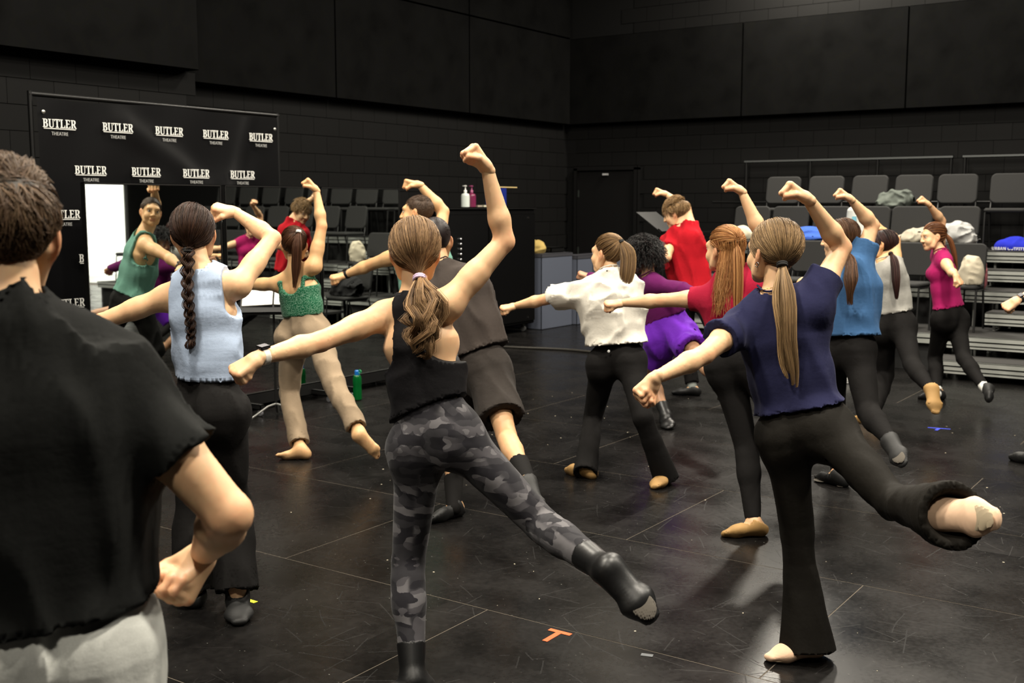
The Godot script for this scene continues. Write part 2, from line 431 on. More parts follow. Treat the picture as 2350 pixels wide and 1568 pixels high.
func build_banner() -> void:
	var t := thing("step_and_repeat_banner", "black vinyl backdrop banner with repeated white theatre lettering on a pipe frame", "banner", Vector3(-7.15, 0, -5.675))
	var vinyl := mat(Color(0.022, 0.022, 0.026), 0.38, 0.0, 0.3)
	# sheet with sagging swags and creases
	var b := Buf.new()
	var nz := 90
	var ny := 90
	var z0 := 1.12
	for y in ny + 1:
		for z in nz + 1:
			var u := float(z) / nz
			var v := float(y) / ny
			b.v.append(Vector3(sag(u, v), 2.4 - v * 2.38 - 0.012 * sin(u * PI * 3.0) * (1.0 - v), lerpf(z0, -z0, u)))
			b.n.append(Vector3.RIGHT)
			b.c.append(Color.WHITE)
	for y in ny:
		for z in nz:
			var p := y * (nz + 1) + z
			b.i.append_array(PackedInt32Array([p, p + 1, p + nz + 2, p, p + nz + 2, p + nz + 1]))
	for y in ny + 1:
		for z in nz + 1:
			var e := 1.0 / nz
			var u := float(z) / nz
			var v := float(y) / ny
			var du := (sag(u + e, v) - sag(u - e, v)) / (2 * e)
			var dv := (sag(u, v + e) - sag(u, v - e)) / (2 * e)
			b.n[y * (nz + 1) + z] = Vector3(1, dv / 2.38, du / 2.24).normalized()
	var sheet := obj("banner_sheet", b.mesh(), vinyl, t)
	var pipe := mat(Color(0.06, 0.06, 0.06), 0.4, 0.4)
	b = Buf.new()
	tube(b, line(Vector3(-0.03, 2.42, 1.16), Vector3(-0.03, 2.42, -1.16)), 0.017, 0.017, 10)
	obj("crossbar", b.mesh(), pipe, t)
	for s in [-1.0, 1.0]:
		b = Buf.new()
		tube(b, line(Vector3(-0.03, 0.02, 1.15 * s), Vector3(-0.03, 2.44, 1.15 * s)), 0.017, 0.017, 10)
		obj("upright", b.mesh(), pipe, t)
		b = Buf.new()
		box(b, Vector3(-0.06, 0.012, 1.15 * s), Vector3(0.3, 0.024, 0.3), 0.006)
		obj("base_plate", b.mesh(), pipe, t)
		for y in [2.3, 1.5, 0.7]:
			b = Buf.new()
			lathe(b, Vector3.ZERO, [Vector2(0.0, 0.008), Vector2(0.012, 0.006), Vector2(0.014, 0.0)], 10)
			var g := obj("grommet", b.mesh(), mat(Color(0.6, 0.6, 0.58), 0.35, 0.8), t, Vector3(0.012, y, 1.08 * s))
			g.rotation.z = -PI / 2
	var ink := mat(Color(0.78, 0.78, 0.76), 0.6)
	var dim := mat(Color(0.6, 0.6, 0.59), 0.6)
	for r in 7:
		for k in 6:
			var z := -4.72 - k * 0.4665 - (0.2335 if r % 2 else 0.0)
			if z < -6.7: continue
			var y := 2.255 - r * 0.317
			if y < 0.3: continue
			var u := (z0 - (z + 5.675)) / (2 * z0)
			var v := (2.4 - y) / 2.38
			var x := 0.0
			for e in 9: x = maxf(x, maxf(sag(u - 0.06 + 0.015 * e, v - 0.03), maxf(sag(u - 0.06 + 0.015 * e, v), sag(u - 0.06 + 0.015 * e, v + 0.05))))
			x += 0.003
			text(sheet, "BUTLER", Vector3(x, y - 0.03, z + 5.675), 0.082, ink, true, PI / 2).scale = Vector3(0.79, 1.0, 1.0)
			obj("rule", boxm(Vector3(0.002, 0.006, 0.25), 0.0004), ink, sheet, Vector3(x + 0.001, y - 0.066, z + 5.675))
			text(sheet, "THEATRE", Vector3(x, y - 0.1, z + 5.675), 0.033, dim, false, PI / 2, false)

func sag(u: float, v: float) -> float:
	# the sheet pulls into swags between its fixings
	var s := 0.0
	s += 0.02 * exp(-pow((v - (0.05 + 0.55 * (u - 0.28))) / 0.05, 2.0)) * smoothstep(0.24, 0.34, u) * (1.0 - smoothstep(0.55, 0.7, u))
	s += 0.022 * exp(-pow((v - 0.28 + 0.9 * pow(u - 0.62, 2.0)) / 0.07, 2.0)) * smoothstep(0.25, 0.5, u) * (1.0 - smoothstep(0.8, 0.95, u))
	s += 0.018 * exp(-pow((u - (0.86 - 0.35 * v)) / 0.035, 2.0)) * (1.0 - smoothstep(0.3, 0.5, v))
	s += 0.008 * sin(u * 23.0 + 3.0 * sin(v * 5.0)) * (0.4 + 0.6 * v)
	return s

func build_mirrors() -> void:
	var glass := mat(Color(0.86, 0.88, 0.87), 0.015, 1.0)
	var frame := mat(Color(0.03, 0.03, 0.03), 0.45)
	var names := ["beside the banner lettering", "behind the music stand", "next to the black cabinet side"]
	var sp := [[-4.62, -5.81], [-5.85, -6.86], [-6.9, -7.92]]
	for k in 3:
		var w: float = sp[k][0] - sp[k][1]
		var t := thing("rolling_mirror", "tall rolling dance mirror in a thin black frame, %s" % names[k], "mirror", Vector3(-6.77, 0, (sp[k][0] + sp[k][1]) / 2))
		obj("mirror_glass", boxm(Vector3(0.01, 1.65, w - 0.02), 0.001), glass, t, Vector3(0.012, 0.975, 0))
		var b := Buf.new()
		box(b, Vector3(-0.008, 0.945, 0), Vector3(0.03, 1.73, w), 0.004)
		obj("backing", b.mesh(), frame, t)
		b = Buf.new()
		box(b, Vector3(0.012, 0.1, 0), Vector3(0.05, 0.1, w), 0.006)
		obj("bottom_rail", b.mesh(), frame, t)
		b = Buf.new()
		for s in [-1, 1]: box(b, Vector3(0.01, 0.97, s * (w / 2 - 0.004)), Vector3(0.026, 1.67, 0.012), 0.003)
		box(b, Vector3(0.01, 1.805, 0), Vector3(0.026, 0.014, w), 0.003)
		obj("frame", b.mesh(), frame, t)
		for s in [-1.0, 1.0]:
			b = Buf.new()
			box(b, Vector3(0, 0.075, s * (w / 2 - 0.12)), Vector3(0.5, 0.04, 0.05), 0.006)
			var f := obj("foot", b.mesh(), frame, t)
			for e in [-1, 1]:
				b = Buf.new()
				lathe(b, Vector3.ZERO, [Vector2(0, 0.012), Vector2(0.022, 0.012), Vector2(0.026, 0.006), Vector2(0.026, -0.006), Vector2(0.022, -0.012), Vector2(0, -0.012)], 14)
				var c := obj("caster", b.mesh(), mat(Color(0.6, 0.6, 0.62), 0.3, 0.6), f, Vector3(0.22 * e, 0.027, s * (w / 2 - 0.12)))
				c.rotation.x = PI / 2

func music_stand(at: Vector3, turn: float, high: float, label: String) -> Node3D:
	var t := thing("music_stand", label, "music stand", at, turn)
	var m := mat(Color(0.05, 0.05, 0.05), 0.45, 0.3)
	var b := Buf.new()
	tube(b, line(Vector3(0, 0.12, 0), Vector3(0, high - 0.06, 0)), 0.011, 0.009, 10)
	obj("pole", b.mesh(), m, t)
	var wear := mat(Color(0.42, 0.42, 0.41), 0.4, 0.7)
	for k in 3:
		var an := TAU * k / 3.0 + 0.5
		var d := Vector3(cos(an), 0, sin(an))
		b = Buf.new()
		tube(b, PackedVector3Array([Vector3(0, 0.13, 0), d * 0.07 + Vector3.UP * 0.115, d * 0.17 + Vector3.UP * 0.06, d * 0.25 + Vector3.UP * 0.018]), 0.015, 0.012, 8, Color.WHITE, true, 0.6)
		obj("leg", b.mesh(), wear, t)
	b = Buf.new()
	box(b, Vector3(0, high + 0.03, -0.08), Vector3(0.5, 0.012, 0.32), 0.004, Basis(Vector3.RIGHT, 0.62))
	box(b, Vector3(0, high - 0.075, 0.075), Vector3(0.5, 0.03, 0.06), 0.006, Basis(Vector3.RIGHT, 0.62))
	obj("desk", b.mesh(), m, t)
	return t

func build_set() -> void:
	build_banner()
	build_mirrors()
	build_risers()
	# music stand with pages in front of the mirror
	var stand := Vector3(-6.33, 0, -5.93)
	music_stand(stand, 0.75, 0.93, "black music stand with open white pages beside the mirrors")
	for k in 2:
		var b := Buf.new()
		var bs := Basis(Vector3.UP, 0.75) * Basis(Vector3.RIGHT, 0.62)
		box(b, Vector3.ZERO, Vector3(0.23, 0.008, 0.3), 0.002)
		var o := obj("sheet_music", b.mesh(), mat(Color(0.88, 0.87, 0.84), 0.8), null, stand + Basis(Vector3.UP, 0.75) * Vector3(-0.12 + 0.24 * k, 0.985, -0.085))
		o.basis = bs * Basis(Vector3.FORWARD, 0.06 * (1 if k else -1))
		tag(o, "white open pages lying on the music stand desk", "sheet music", "open pages on the music stand")
	music_stand(Vector3(-5.55, 0, -10.9), 1.6, 1.46, "tall black music stand behind the youth in red")
	# green bottle
	var t := thing("water_bottle", "green translucent water bottle with blue cap on the floor", "bottle", Vector3(-6.42, 0, -6.95))
	var gb := Buf.new()
	lathe(gb, Vector3.ZERO, [Vector2(0, 0.0), Vector2(0.034, 0.002), Vector2(0.038, 0.012), Vector2(0.038, 0.1), Vector2(0.035, 0.12), Vector2(0.038, 0.14), Vector2(0.038, 0.19), Vector2(0.03, 0.215), Vector2(0.024, 0.22), Vector2(0, 0.222)], 20)
	var green := mat(Color(0.01, 0.3, 0.12), 0.12)
	obj("bottle_body", gb.mesh(), green, t)
	gb = Buf.new()
	lathe(gb, Vector3.ZERO, [Vector2(0, 0.262), Vector2(0.018, 0.26), Vector2(0.022, 0.25), Vector2(0.022, 0.22)], 16)
	var cp := obj("cap", gb.mesh(), mat(Color(0.05, 0.35, 0.62), 0.3), t)
	gb = Buf.new()
	var pts := PackedVector3Array()
	for s in 13: pts.append(Vector3(0.032 + 0.014 * cos(TAU * s / 12), 0.25 + 0.014 * sin(TAU * s / 12), 0))
	tube(gb, pts, 0.004, 0.004, 6, Color.WHITE, false)
	obj("carry_loop", gb.mesh(), mat(Color(0.1, 0.6, 0.35), 0.3), cp)
	build_corner()
	build_belongings()
	build_floor_marks()

func build_corner() -> void:
	# tall black rolling cabinet
	var t := thing("road_cabinet", "tall glossy black rolling cabinet with silver knobs against the wall", "cabinet", Vector3(-8.5, 0, -11.18))
	var gloss := mat(Color(0.018, 0.018, 0.02), 0.35)
	var chrome := mat(Color(0.75, 0.75, 0.75), 0.25, 1.0)
	var b := Buf.new()
	box(b, Vector3(0, 0.86, 0), Vector3(0.78, 1.5, 2.1), 0.012)
	obj("body", b.mesh(), gloss, t)
	b = Buf.new()
	box(b, Vector3(0, 1.62, 0), Vector3(0.82, 0.025, 2.14), 0.006)
	obj("top_board", b.mesh(), mat(Color(0.07, 0.07, 0.07), 0.4), t)
	for s in [-0.53, 0.53]:
		b = Buf.new()
		box(b, Vector3(0.396, 0.85, s), Vector3(0.016, 1.4, 1.03), 0.006)
		var d := obj("cabinet_door", b.mesh(), gloss, t)
		for y in [1.5, 0.2]: obj("corner_screw", boxm(Vector3(0.01, 0.03, 0.02), 0.003), chrome, d, Vector3(0.408, y, s + (0.35 if s > 0 else -0.35)))
		obj("latch", boxm(Vector3(0.012, 0.07, 0.022), 0.004), chrome, d, Vector3(0.408, 0.85, s - signf(s) * 0.48))
	for k in 5:
		b = Buf.new()
		lathe(b, Vector3.ZERO, [Vector2(0, 0.026), Vector2(0.014, 0.022), Vector2(0.019, 0.012), Vector2(0.012, 0.0)], 12)
		var o := obj("knob", b.mesh(), chrome, t, Vector3(0.405, 1.256 - k * 0.061, 0.58))
		o.rotation.z = -PI / 2
	for s in [[-1, -1], [-1, 1], [1, -1], [1, 1]]:
		b = Buf.new()
		lathe(b, Vector3.ZERO, [Vector2(0, 0.018), Vector2(0.04, 0.018), Vector2(0.046, 0.008), Vector2(0.046, -0.008), Vector2(0.04, -0.018), Vector2(0, -0.018)], 16)
		var o := obj("caster", b.mesh(), mat(Color(0.3, 0.3, 0.3), 0.4), t, Vector3(s[0] * 0.3, 0.047, s[1] * 0.92))
		o.rotation.x = PI / 2
		obj("fork", boxm(Vector3(0.03, 0.07, 0.06), 0.004), chrome, o, Vector3(0, 0, -0.05))
	# on top of it
	for k in 2:
		var p := Vector3(-8.3, 1.6325, -10.98 + 0.13 * (0 if k == 0 else -1))
		var o := thing("pump_bottle", ["clear sanitizer pump bottle on the black cabinet", "pink soap pump bottle on the black cabinet"][k], "bottle", p)
		b = Buf.new()
		lathe(b, Vector3.ZERO, [Vector2(0, 0.0), Vector2(0.05, 0.001), Vector2(0.054, 0.01), Vector2(0.054, 0.14), Vector2(0.045, 0.165), Vector2(0.018, 0.175), Vector2(0.018, 0.19)], 16)
		obj("bottle_body", b.mesh(), mat([Color(0.75, 0.78, 0.76), Color(0.4, 0.13, 0.25)][k], 0.2), o)
		b = Buf.new()
		lathe(b, Vector3.ZERO, [Vector2(0.02, 0.185), Vector2(0.02, 0.21), Vector2(0.008, 0.215), Vector2(0.008, 0.25), Vector2(0.014, 0.252), Vector2(0.014, 0.27), Vector2(0, 0.272)], 12)
		box(b, Vector3(0.01, 0.262, 0.025), Vector3(0.02, 0.014, 0.07), 0.004)
		obj("pump", b.mesh(), mat([Color(0.85, 0.85, 0.83), Color(0.55, 0.25, 0.4)][k], 0.35), o)
	var bx := obj("blue_carton", boxm(Vector3(0.12, 0.25, 0.3), 0.004), mat(Color(0.03, 0.11, 0.42), 0.5), null, Vector3(-8.35, 1.7575, -11.7))
	tag(bx, "blue cardboard carton standing on the black cabinet", "box")
	b = Buf.new()
	box(b, Vector3.ZERO, Vector3(0.05, 0.02, 0.62), 0.004)
	var wd := obj("wooden_slat", b.mesh(), mat(Color(0.75, 0.66, 0.45), 0.7), null, Vector3(-8.36, 1.8925, -11.85))
	tag(wd, "pale wooden slat laid across the blue carton", "slat")
	for k in 3:
		var o := obj("small_box", boxm(Vector3(0.08, 0.035, 0.1), 0.006), mat([Color(0.55, 0.5, 0.45), Color(0.7, 0.68, 0.6), Color(0.5, 0.42, 0.36)][k], 0.7), null, Vector3(-8.3, 1.65, -11.22 - 0.13 * k))
		tag(o, ["small brown packet on the black cabinet beside the pink bottle", "small cream packet between two brown ones on the cabinet", "small brown packet beside the blue carton on the cabinet"][k], "box")
	# grey storage cubes in the corner
	var grey := mat(Color(0.30, 0.32, 0.37), 0.6)
	for k in 3:
		var o := thing("grey_pedestal", ["pale grey wooden pedestal box beside the black cabinet", "narrow grey pedestal box between two others in the corner", "grey pedestal box at the corner door"][k], "pedestal", [Vector3(-8.4, 0, -12.78), Vector3(-8.32, 0, -13.42), Vector3(-8.1, 0, -13.95)][k])
		var sz: Vector3 = [Vector3(0.6, 0.97, 0.78), Vector3(0.55, 0.92, 0.42), Vector3(0.5, 0.92, 0.55)][k]
		b = Buf.new()
		box(b, Vector3(0, sz.y / 2, 0), sz, 0.008)
		obj("box_body", b.mesh(), grey, o)
		obj("top_edge", boxm(Vector3(sz.x + 0.01, 0.05, sz.z + 0.01), 0.004), mat(Color(0.2, 0.2, 0.22), 0.6), o, Vector3(0, sz.y + 0.02, 0))
	rag("yellow_cloth", "crumpled yellow cloth on the pale grey pedestal box", "cloth", Vector3(-8.35, 1.015, -12.6), Vector3(0.22, 0.16, 0.2), Color(0.5, 0.36, 0.12), 3, 0.02)
	var bk := obj("black_case", boxm(Vector3(0.3, 0.07, 0.34), 0.012), mat(Color(0.04, 0.04, 0.04), 0.4), null, Vector3(-8.35, 1.052, -12.95))
	tag(bk, "flat black case on the pale grey pedestal box", "case")
	# cable along the floor
	b = Buf.new()
	var pts := PackedVector3Array()
	for k in 15:
		var u := k / 14.0
		pts.append(Vector3(lerpf(-7.9, -5.6, u), 0.014, -10.55 - 0.25 * u + 0.06 * sin(u * 9.0)))
	tube(b, pts, 0.014, 0.014, 8)
	var cb := obj("floor_cable", b.mesh(), mat(Color(0.16, 0.15, 0.13), 0.6), null)
	tag(cb, "thick grey-brown cable lying across the floor by the cabinet", "cable")

func build_belongings() -> void:
	var d3: float = DECK[2]
	var d2: float = DECK[1]
	var d1: float = DECK[0]
	rag("grey_jacket", "crumpled grey-green jacket on a top-row chair", "jacket", Vector3(-3.9, d3 + 0.48, -13.78), Vector3(0.34, 0.22, 0.26), Color(0.11, 0.125, 0.11), 11)
	rag("blue_cloth", "bright blue crumpled cloth on a middle-row chair", "cloth", Vector3(-4.6, d2 + 0.48, -12.85), Vector3(0.3, 0.14, 0.25), Color(0.05, 0.12, 0.5), 12, 0.02)
	rag("cream_cap", "cream cloth cap on a middle-row chair", "cap", Vector3(-5.45, d2 + 0.48, -12.85), Vector3(0.24, 0.16, 0.22), Color(0.6, 0.55, 0.42), 13, 0.012)
	rag("beige_scarf", "beige scarf on a middle-row chair", "scarf", Vector3(-3.4, d2 + 0.48, -12.85), Vector3(0.3, 0.13, 0.24), Color(0.42, 0.38, 0.3), 14, 0.02)
	rag("grey_sweater", "pale grey sweater on the middle-row chair next to the steps", "sweater", Vector3(-2.95, d2 + 0.48, -12.85), Vector3(0.36, 0.22, 0.3), Color(0.42, 0.42, 0.41), 15)
	rag("dark_coat", "dark grey coat hanging over a floor chair", "coat", Vector3(-3.38, 0.482, -10.78), Vector3(0.38, 0.24, 0.26), Color(0.02, 0.02, 0.021), 16)
	rag("canvas_tote", "cream canvas tote bag on the lowest-row chair next to the steps", "bag", Vector3(-2.58, d1 + 0.48, -11.88), Vector3(0.17, 0.27, 0.16), Color(0.56, 0.5, 0.38), 17, 0.02)
	rag("pink_bag", "pink bag beside the aisle on the middle riser", "bag", Vector3(-2.66, d2 + 0.001, -12.6), Vector3(0.12, 0.3, 0.15), Color(0.5, 0.16, 0.18), 18, 0.015)
	# white carrier bag with a bottle
	var t := thing("carrier_bag", "white printed carrier bag standing on a middle-row chair", "bag", Vector3(-4.08, d2 + 0.48, -12.9))
	var f := Field.new()
	f.k = 0.03
	f.cap(Vector3(0, 0.06, 0), Vector3(0, 0.34, 0), 0.08, 0.06, Vector3.RIGHT, 0.6)
	f.noise = fold_noise
	f.amp = 0.012
	f.planes = [[Vector3.ZERO, Vector3.DOWN]]
	var b := Buf.new()
	f.build(0.014, b)
	obj("bag_body", b.mesh(), mat(Color(0.78, 0.79, 0.77), 0.5), t)
	obj("print", boxm(Vector3(0.05, 0.09, 0.004), 0.001), mat(Color(0.45, 0.7, 0.78), 0.5), t, Vector3(0.0, 0.24, 0.09))
	# blue bag with white lettering beside the steps
	t = thing("blue_bag", "blue fabric bag with white lettering on the topmost step", "bag", Vector3(-2.5, 1.152, -13.55))
	f = Field.new()
	f.k = 0.05
	f.cap(Vector3(-0.13, 0.03, 0), Vector3(0.13, 0.03, 0), 0.07, 0.07)
	f.cap(Vector3(0, 0.04, 0), Vector3(0.02, 0.1, -0.02), 0.07, 0.05, Vector3.RIGHT, 0.5)
	f.planes = [[Vector3.ZERO, Vector3.DOWN]]
	f.noise = fold_noise
	f.amp = 0.015
	b = Buf.new()
	f.build(0.014, b)
	var o := obj("bag_body", b.mesh(), fabric(Color(0.02, 0.03, 0.45)), t)
	text(o, "URBAN OUTFITTERS", Vector3(0, 0.022, 0.092), 0.045, mat(Color(0.85, 0.85, 0.85), 0.6), false, 0.0)
	# white trainers under the seating
	for k in 2:
		var s := Field.new()
		s.k = 0.03
		s.cap(Vector3(0, 0.04, -0.08), Vector3(0, 0.035, 0.1), 0.04, 0.03)
		s.cap(Vector3(0, 0.05, -0.07), Vector3(0, 0.085, -0.07), 0.035, 0.036)
		s.planes = [[Vector3.ZERO, Vector3.DOWN]]
		b = Buf.new()
		s.build(0.009, b)
		var tr := thing("trainer", "white trainer left on the floor under the seating", "shoe", Vector3(-3.62 + 0.3 * k, 0, -10.1 - 0.12 * k), 1.9 + 0.5 * k, "white trainers under the seating")
		obj("upper", b.mesh(), mat(Color(0.85, 0.85, 0.84), 0.5), tr)
		obj("sole", boxm(Vector3(0.085, 0.022, 0.28), 0.01), mat(Color(0.8, 0.8, 0.8), 0.6), tr, Vector3(0, 0.011, 0.005))

func mark(p: Vector3, parts: Array, col: Color, label: String) -> void:
	var t := thing("tape_mark", label, "tape", p)
	for q in parts:
		var o := obj("tape_strip", boxm(Vector3(q[2], 0.0012, 0.024), 0.0003), mat(col, 0.6), t, Vector3(q[0], 0.0009, q[1]))
		o.rotation.y = q[3]

func build_floor_marks() -> void:
	mark(Vector3(-2.214, 0, -3.496), [[0.0, -0.03, 0.1, 0.0], [0.0, 0.03, 0.1, PI / 2]], Color(0.95, 0.38, 0.13), "orange tape spike mark in the shape of a T")
	mark(Vector3(-3.486, 0, -3.077), [[0, 0, 0.1, 0.0]], Color(0.85, 0.85, 0.1), "short yellow tape strip on the floor")
	mark(Vector3(-2.019, 0, -8.521), [[0, 0, 0.16, 0.2], [0.0, 0.05, 0.08, PI / 2]], Color(0.1, 0.2, 0.75), "blue tape spike mark in the shape of a T")
	mark(Vector3(-1.83, 0, -3.52), [[0, 0, 0.045, 0.3]], Color(0.3, 0.31, 0.32), "small grey square of tape on the floor")
	# paper crumbs
	var q := RandomNumberGenerator.new()
	q.seed = 12
	var b := Buf.new()
	for k in 150:
		var s := q.randf_range(0.003, 0.011)
		box(b, Vector3(q.randf_range(-5.5, 0.8), 0.001, q.randf_range(-9.0, -2.3)), Vector3(s, 0.0015, s * q.randf_range(0.4, 1.0)), 0.0003, Basis(Vector3.UP, q.randf() * PI))
	var o := obj("floor_crumbs", b.mesh(), mat(Color(0.7, 0.66, 0.58), 0.8), null)
	tag(o, "pale crumbs and paper specks scattered over the floor", "debris", "", "stuff")
func fabric(col: Color, rough := 0.9, sheen := 0.15) -> StandardMaterial3D:
	# col is the linear base colour; a fine knit grain is laid over it
	var m := mat(Color.WHITE, rough, 0.0, 0.22)
	m.albedo_color = col.linear_to_srgb()
	m.albedo_texture = grain_t
	m.uv1_triplanar = true
	m.uv1_scale = Vector3.ONE * 6.0
	m.normal_enabled = true
	m.normal_texture = crease_t
	m.normal_scale = 0.35
	m.rim_enabled = sheen > 0.0
	m.rim = sheen
	return m

var grain_t: Texture2D
var crease_t: Texture2D

func cast_all() -> void:
	skin_m = mat(Color.WHITE, 0.52, 0.0, 0.45)
	skin_m.vertex_color_use_as_albedo = true
	skin_m.subsurf_scatter_enabled = true
	skin_m.subsurf_scatter_strength = 0.12
	hair_m = mat(Color.WHITE, 0.5, 0.0, 0.35)
	hair_m.vertex_color_use_as_albedo = true
	head_t = make_head()
	cap_t = make_cap()
	fist_t = make_fist(0.0)
	curl_t = make_fist(0.55)
	var fair := Color(0.64, 0.395, 0.22)
	var warm := Color(0.59, 0.35, 0.17)
	var tan_ := Color(0.45, 0.25, 0.14)
	var deep := Color(0.2, 0.1, 0.055)
	var black := fabric(Color(0.0085, 0.0077, 0.0075), 0.85, 0.0)
	var charcoal := fabric(Color(0.0085, 0.0078, 0.0075), 0.8, 0.0)
	var leather := mat(Color(0.05, 0.05, 0.052), 0.42)
	var matte_shoe := mat(Color(0.05, 0.05, 0.05), 0.65)
	var suede := mat(Color(0.33, 0.31, 0.28), 0.95)
	var tan_shoe := mat(Color(0.62, 0.48, 0.28), 0.75)
	var canvas := mat(Color(0.86, 0.72, 0.6), 0.85)
	var white_sock := mat(Color(0.8, 0.8, 0.78), 0.9)
	var elastic := mat(Color(0.03, 0.025, 0.02), 0.8)

	make_person("man_black_tee", {"label": "man in black t-shirt and pale grey shorts, one elbow bent back", "male": true, "cell": 0.011, "skin": fair, "w": 0.97,
		"hair": {"style": "short", "col": Color(0.034, 0.02, 0.012), "col2": Color(0.17, 0.105, 0.058), "n": 4600, "r": 0.0018, "long": 0.05},
		"top": {"kind": "tee", "called": "t_shirt", "mat": fabric(Color(0.0095, 0.01, 0.0095), 0.9, 0.0), "sleeve": 0.55, "cuff": 0.063, "loose": 0.018, "neckdrop": 0.03, "collar": false, "hem": 0.2, "fold": 0.024, "stretch": 0.18, "neck": 0.06},
		"bottom": {"kind": "shorts", "called": "shorts", "mat": fabric(Color(0.66, 0.67, 0.63)), "long": 0.8, "leg": 0.115, "loose": 0.02, "waist": 0.3, "fold": 0.022, "stretch": 0.18},
		"shoes": "sneaker", "shoe_mat": matte_shoe})
	make_person("woman_blue_tank", {"label": "woman in pale blue ribbed tank top with a long dark braid", "cell": 0.011, "skin": fair, "w": 0.92,
		"hair": {"style": "braid", "col": Color(0.014, 0.0072, 0.005), "col2": Color(0.062, 0.03, 0.018), "n": 1700, "r": 0.0012, "tie_mat": elastic, "tie_r": 0.016},
		"top": {"kind": "tank", "called": "tank_top", "mat": fabric(Color(0.41, 0.5, 0.66)), "hem": 0.5, "fold": 0.011, "fdir": Vector3(0.8, 0.1, -0.6), "stretch": 0.18, "loose": 0.006, "neckdrop": 0.02, "neck": 0.06},
		"bottom": {"kind": "trousers", "called": "trousers", "mat": charcoal, "long": 1.0, "leg": 0.086, "loose": 0.009, "fold": 0.016},
		"shoes": "jazz", "shoe_mat": matte_shoe})
	var floral := fabric(Color(1, 1, 1))
	floral.albedo_color = Color.WHITE
	floral.albedo_texture = noise_tex(0.055, 21, ramp([[0, Color(0.02, 0.27, 0.165)], [0.56, Color(0.03, 0.32, 0.2)], [0.6, Color(0.45, 0.62, 0.52)], [0.66, Color(0.74, 0.8, 0.74)], [0.72, Color(0.03, 0.3, 0.19)]]), 512, 2)
	floral.uv1_scale = Vector3.ONE * 3.2
	make_person("woman_green_top", {"label": "barefoot woman in green floral strap top and khaki trousers", "cell": 0.012, "skin": warm, "w": 0.93,
		"hair": {"style": "tail", "col": Color(0.03, 0.012, 0.006), "col2": Color(0.1, 0.042, 0.02), "n": 900, "r": 0.0016, "width": 0.036, "tail_n": 260, "tie_mat": white_sock},
		"top": {"kind": "cami", "called": "strap_top", "mat": floral, "hem": 0.55, "fold": 0.005, "loose": 0.003},
		"bottom": {"kind": "trousers", "called": "trousers", "mat": fabric(Color(0.30, 0.225, 0.15)), "long": 0.9, "leg": 0.06, "loose": 0.009, "fold": 0.016}})
	var camo := fabric(Color(1, 1, 1))
	camo.albedo_color = Color.WHITE
	camo.albedo_texture = camo_print()
	camo.uv1_scale = Vector3(1.0, 1.0, 1.0) * 1.15
	camo.uv1_triplanar_sharpness = 12.0
	camo.roughness = 0.7
	var b := make_person("woman_camo", {"label": "woman in black racerback and grey camouflage leggings, raising one leg", "cell": 0.01, "skin": fair, "w": 0.94,
		"hair": {"style": "tail", "col": Color(0.075, 0.04, 0.02), "col2": Color(0.42, 0.26, 0.13), "n": 2400, "r": 0.0010, "width": 0.074, "wave": 0.024, "locks": 12, "tail_n": 1700, "puff": 0.009, "tie_mat": mat(Color(0.72, 0.62, 0.72), 0.8), "tie_r": 0.019},
		"top": {"kind": "racer", "called": "racerback_top", "mat": fabric(Color(0.0075, 0.007, 0.008), 0.6, 0.05), "hem": 0.42, "tilt": -0.22, "fold": 0.009, "fdir": Vector3(0.8, 0.2, -0.6), "loose": 0.003, "neckdrop": 0.0, "neck": 0.055},
		"bottom": {"kind": "leggings", "called": "leggings", "label": "grey camouflage leggings", "mat": camo, "fold": 0.004},
		"shoes": "boot", "shoe_mat": leather, "split": true, "sole_mat": suede})
	watch(b, "L", mat(Color(0.8, 0.78, 0.74), 0.5), 0.1)
	make_person("man_brown_tee", {"label": "man with cropped dark hair in brown-grey t-shirt and dark shorts", "male": true, "cell": 0.0145, "skin": tan_.lerp(warm, 0.5),
		"hair": {"style": "short", "col": Color(0.012, 0.008, 0.006), "n": 2200, "r": 0.0014, "long": 0.012, "lift": 0.2},
		"top": {"kind": "tee", "called": "t_shirt", "mat": fabric(Color(0.05, 0.04, 0.035)), "sleeve": 0.6, "cuff": 0.075, "loose": 0.02, "hem": 0.2, "fold": 0.019},
		"bottom": {"kind": "shorts", "called": "shorts", "mat": fabric(Color(0.03, 0.025, 0.022)), "long": 0.72, "leg": 0.112, "loose": 0.016, "fold": 0.014}, "sock": charcoal, "sock_high": 0.4,
		"shoes": "jazz", "shoe_mat": matte_shoe})
	b = make_person("man_teal_tank", {"label": "man in teal tank top with short hair, one fist raised", "male": true, "cell": 0.0145, "skin": warm,
		"hair": {"style": "short", "col": Color(0.055, 0.032, 0.019), "n": 2600, "r": 0.0016, "long": 0.02},
		"top": {"kind": "tank", "called": "tank_top", "mat": fabric(Color(0.13, 0.28, 0.22)), "hem": 0.1, "fold": 0.016, "loose": 0.012, "hole": 0.12, "neckdrop": -0.02, "neck": 0.085},
		"bottom": {"kind": "trousers", "called": "trousers", "mat": charcoal, "long": 1.0, "leg": 0.075, "loose": 0.014, "fold": 0.016},
		"shoes": "jazz", "shoe_mat": matte_shoe})
	watch(b, "L", mat(Color(0.03, 0.03, 0.03), 0.5), 0.06)
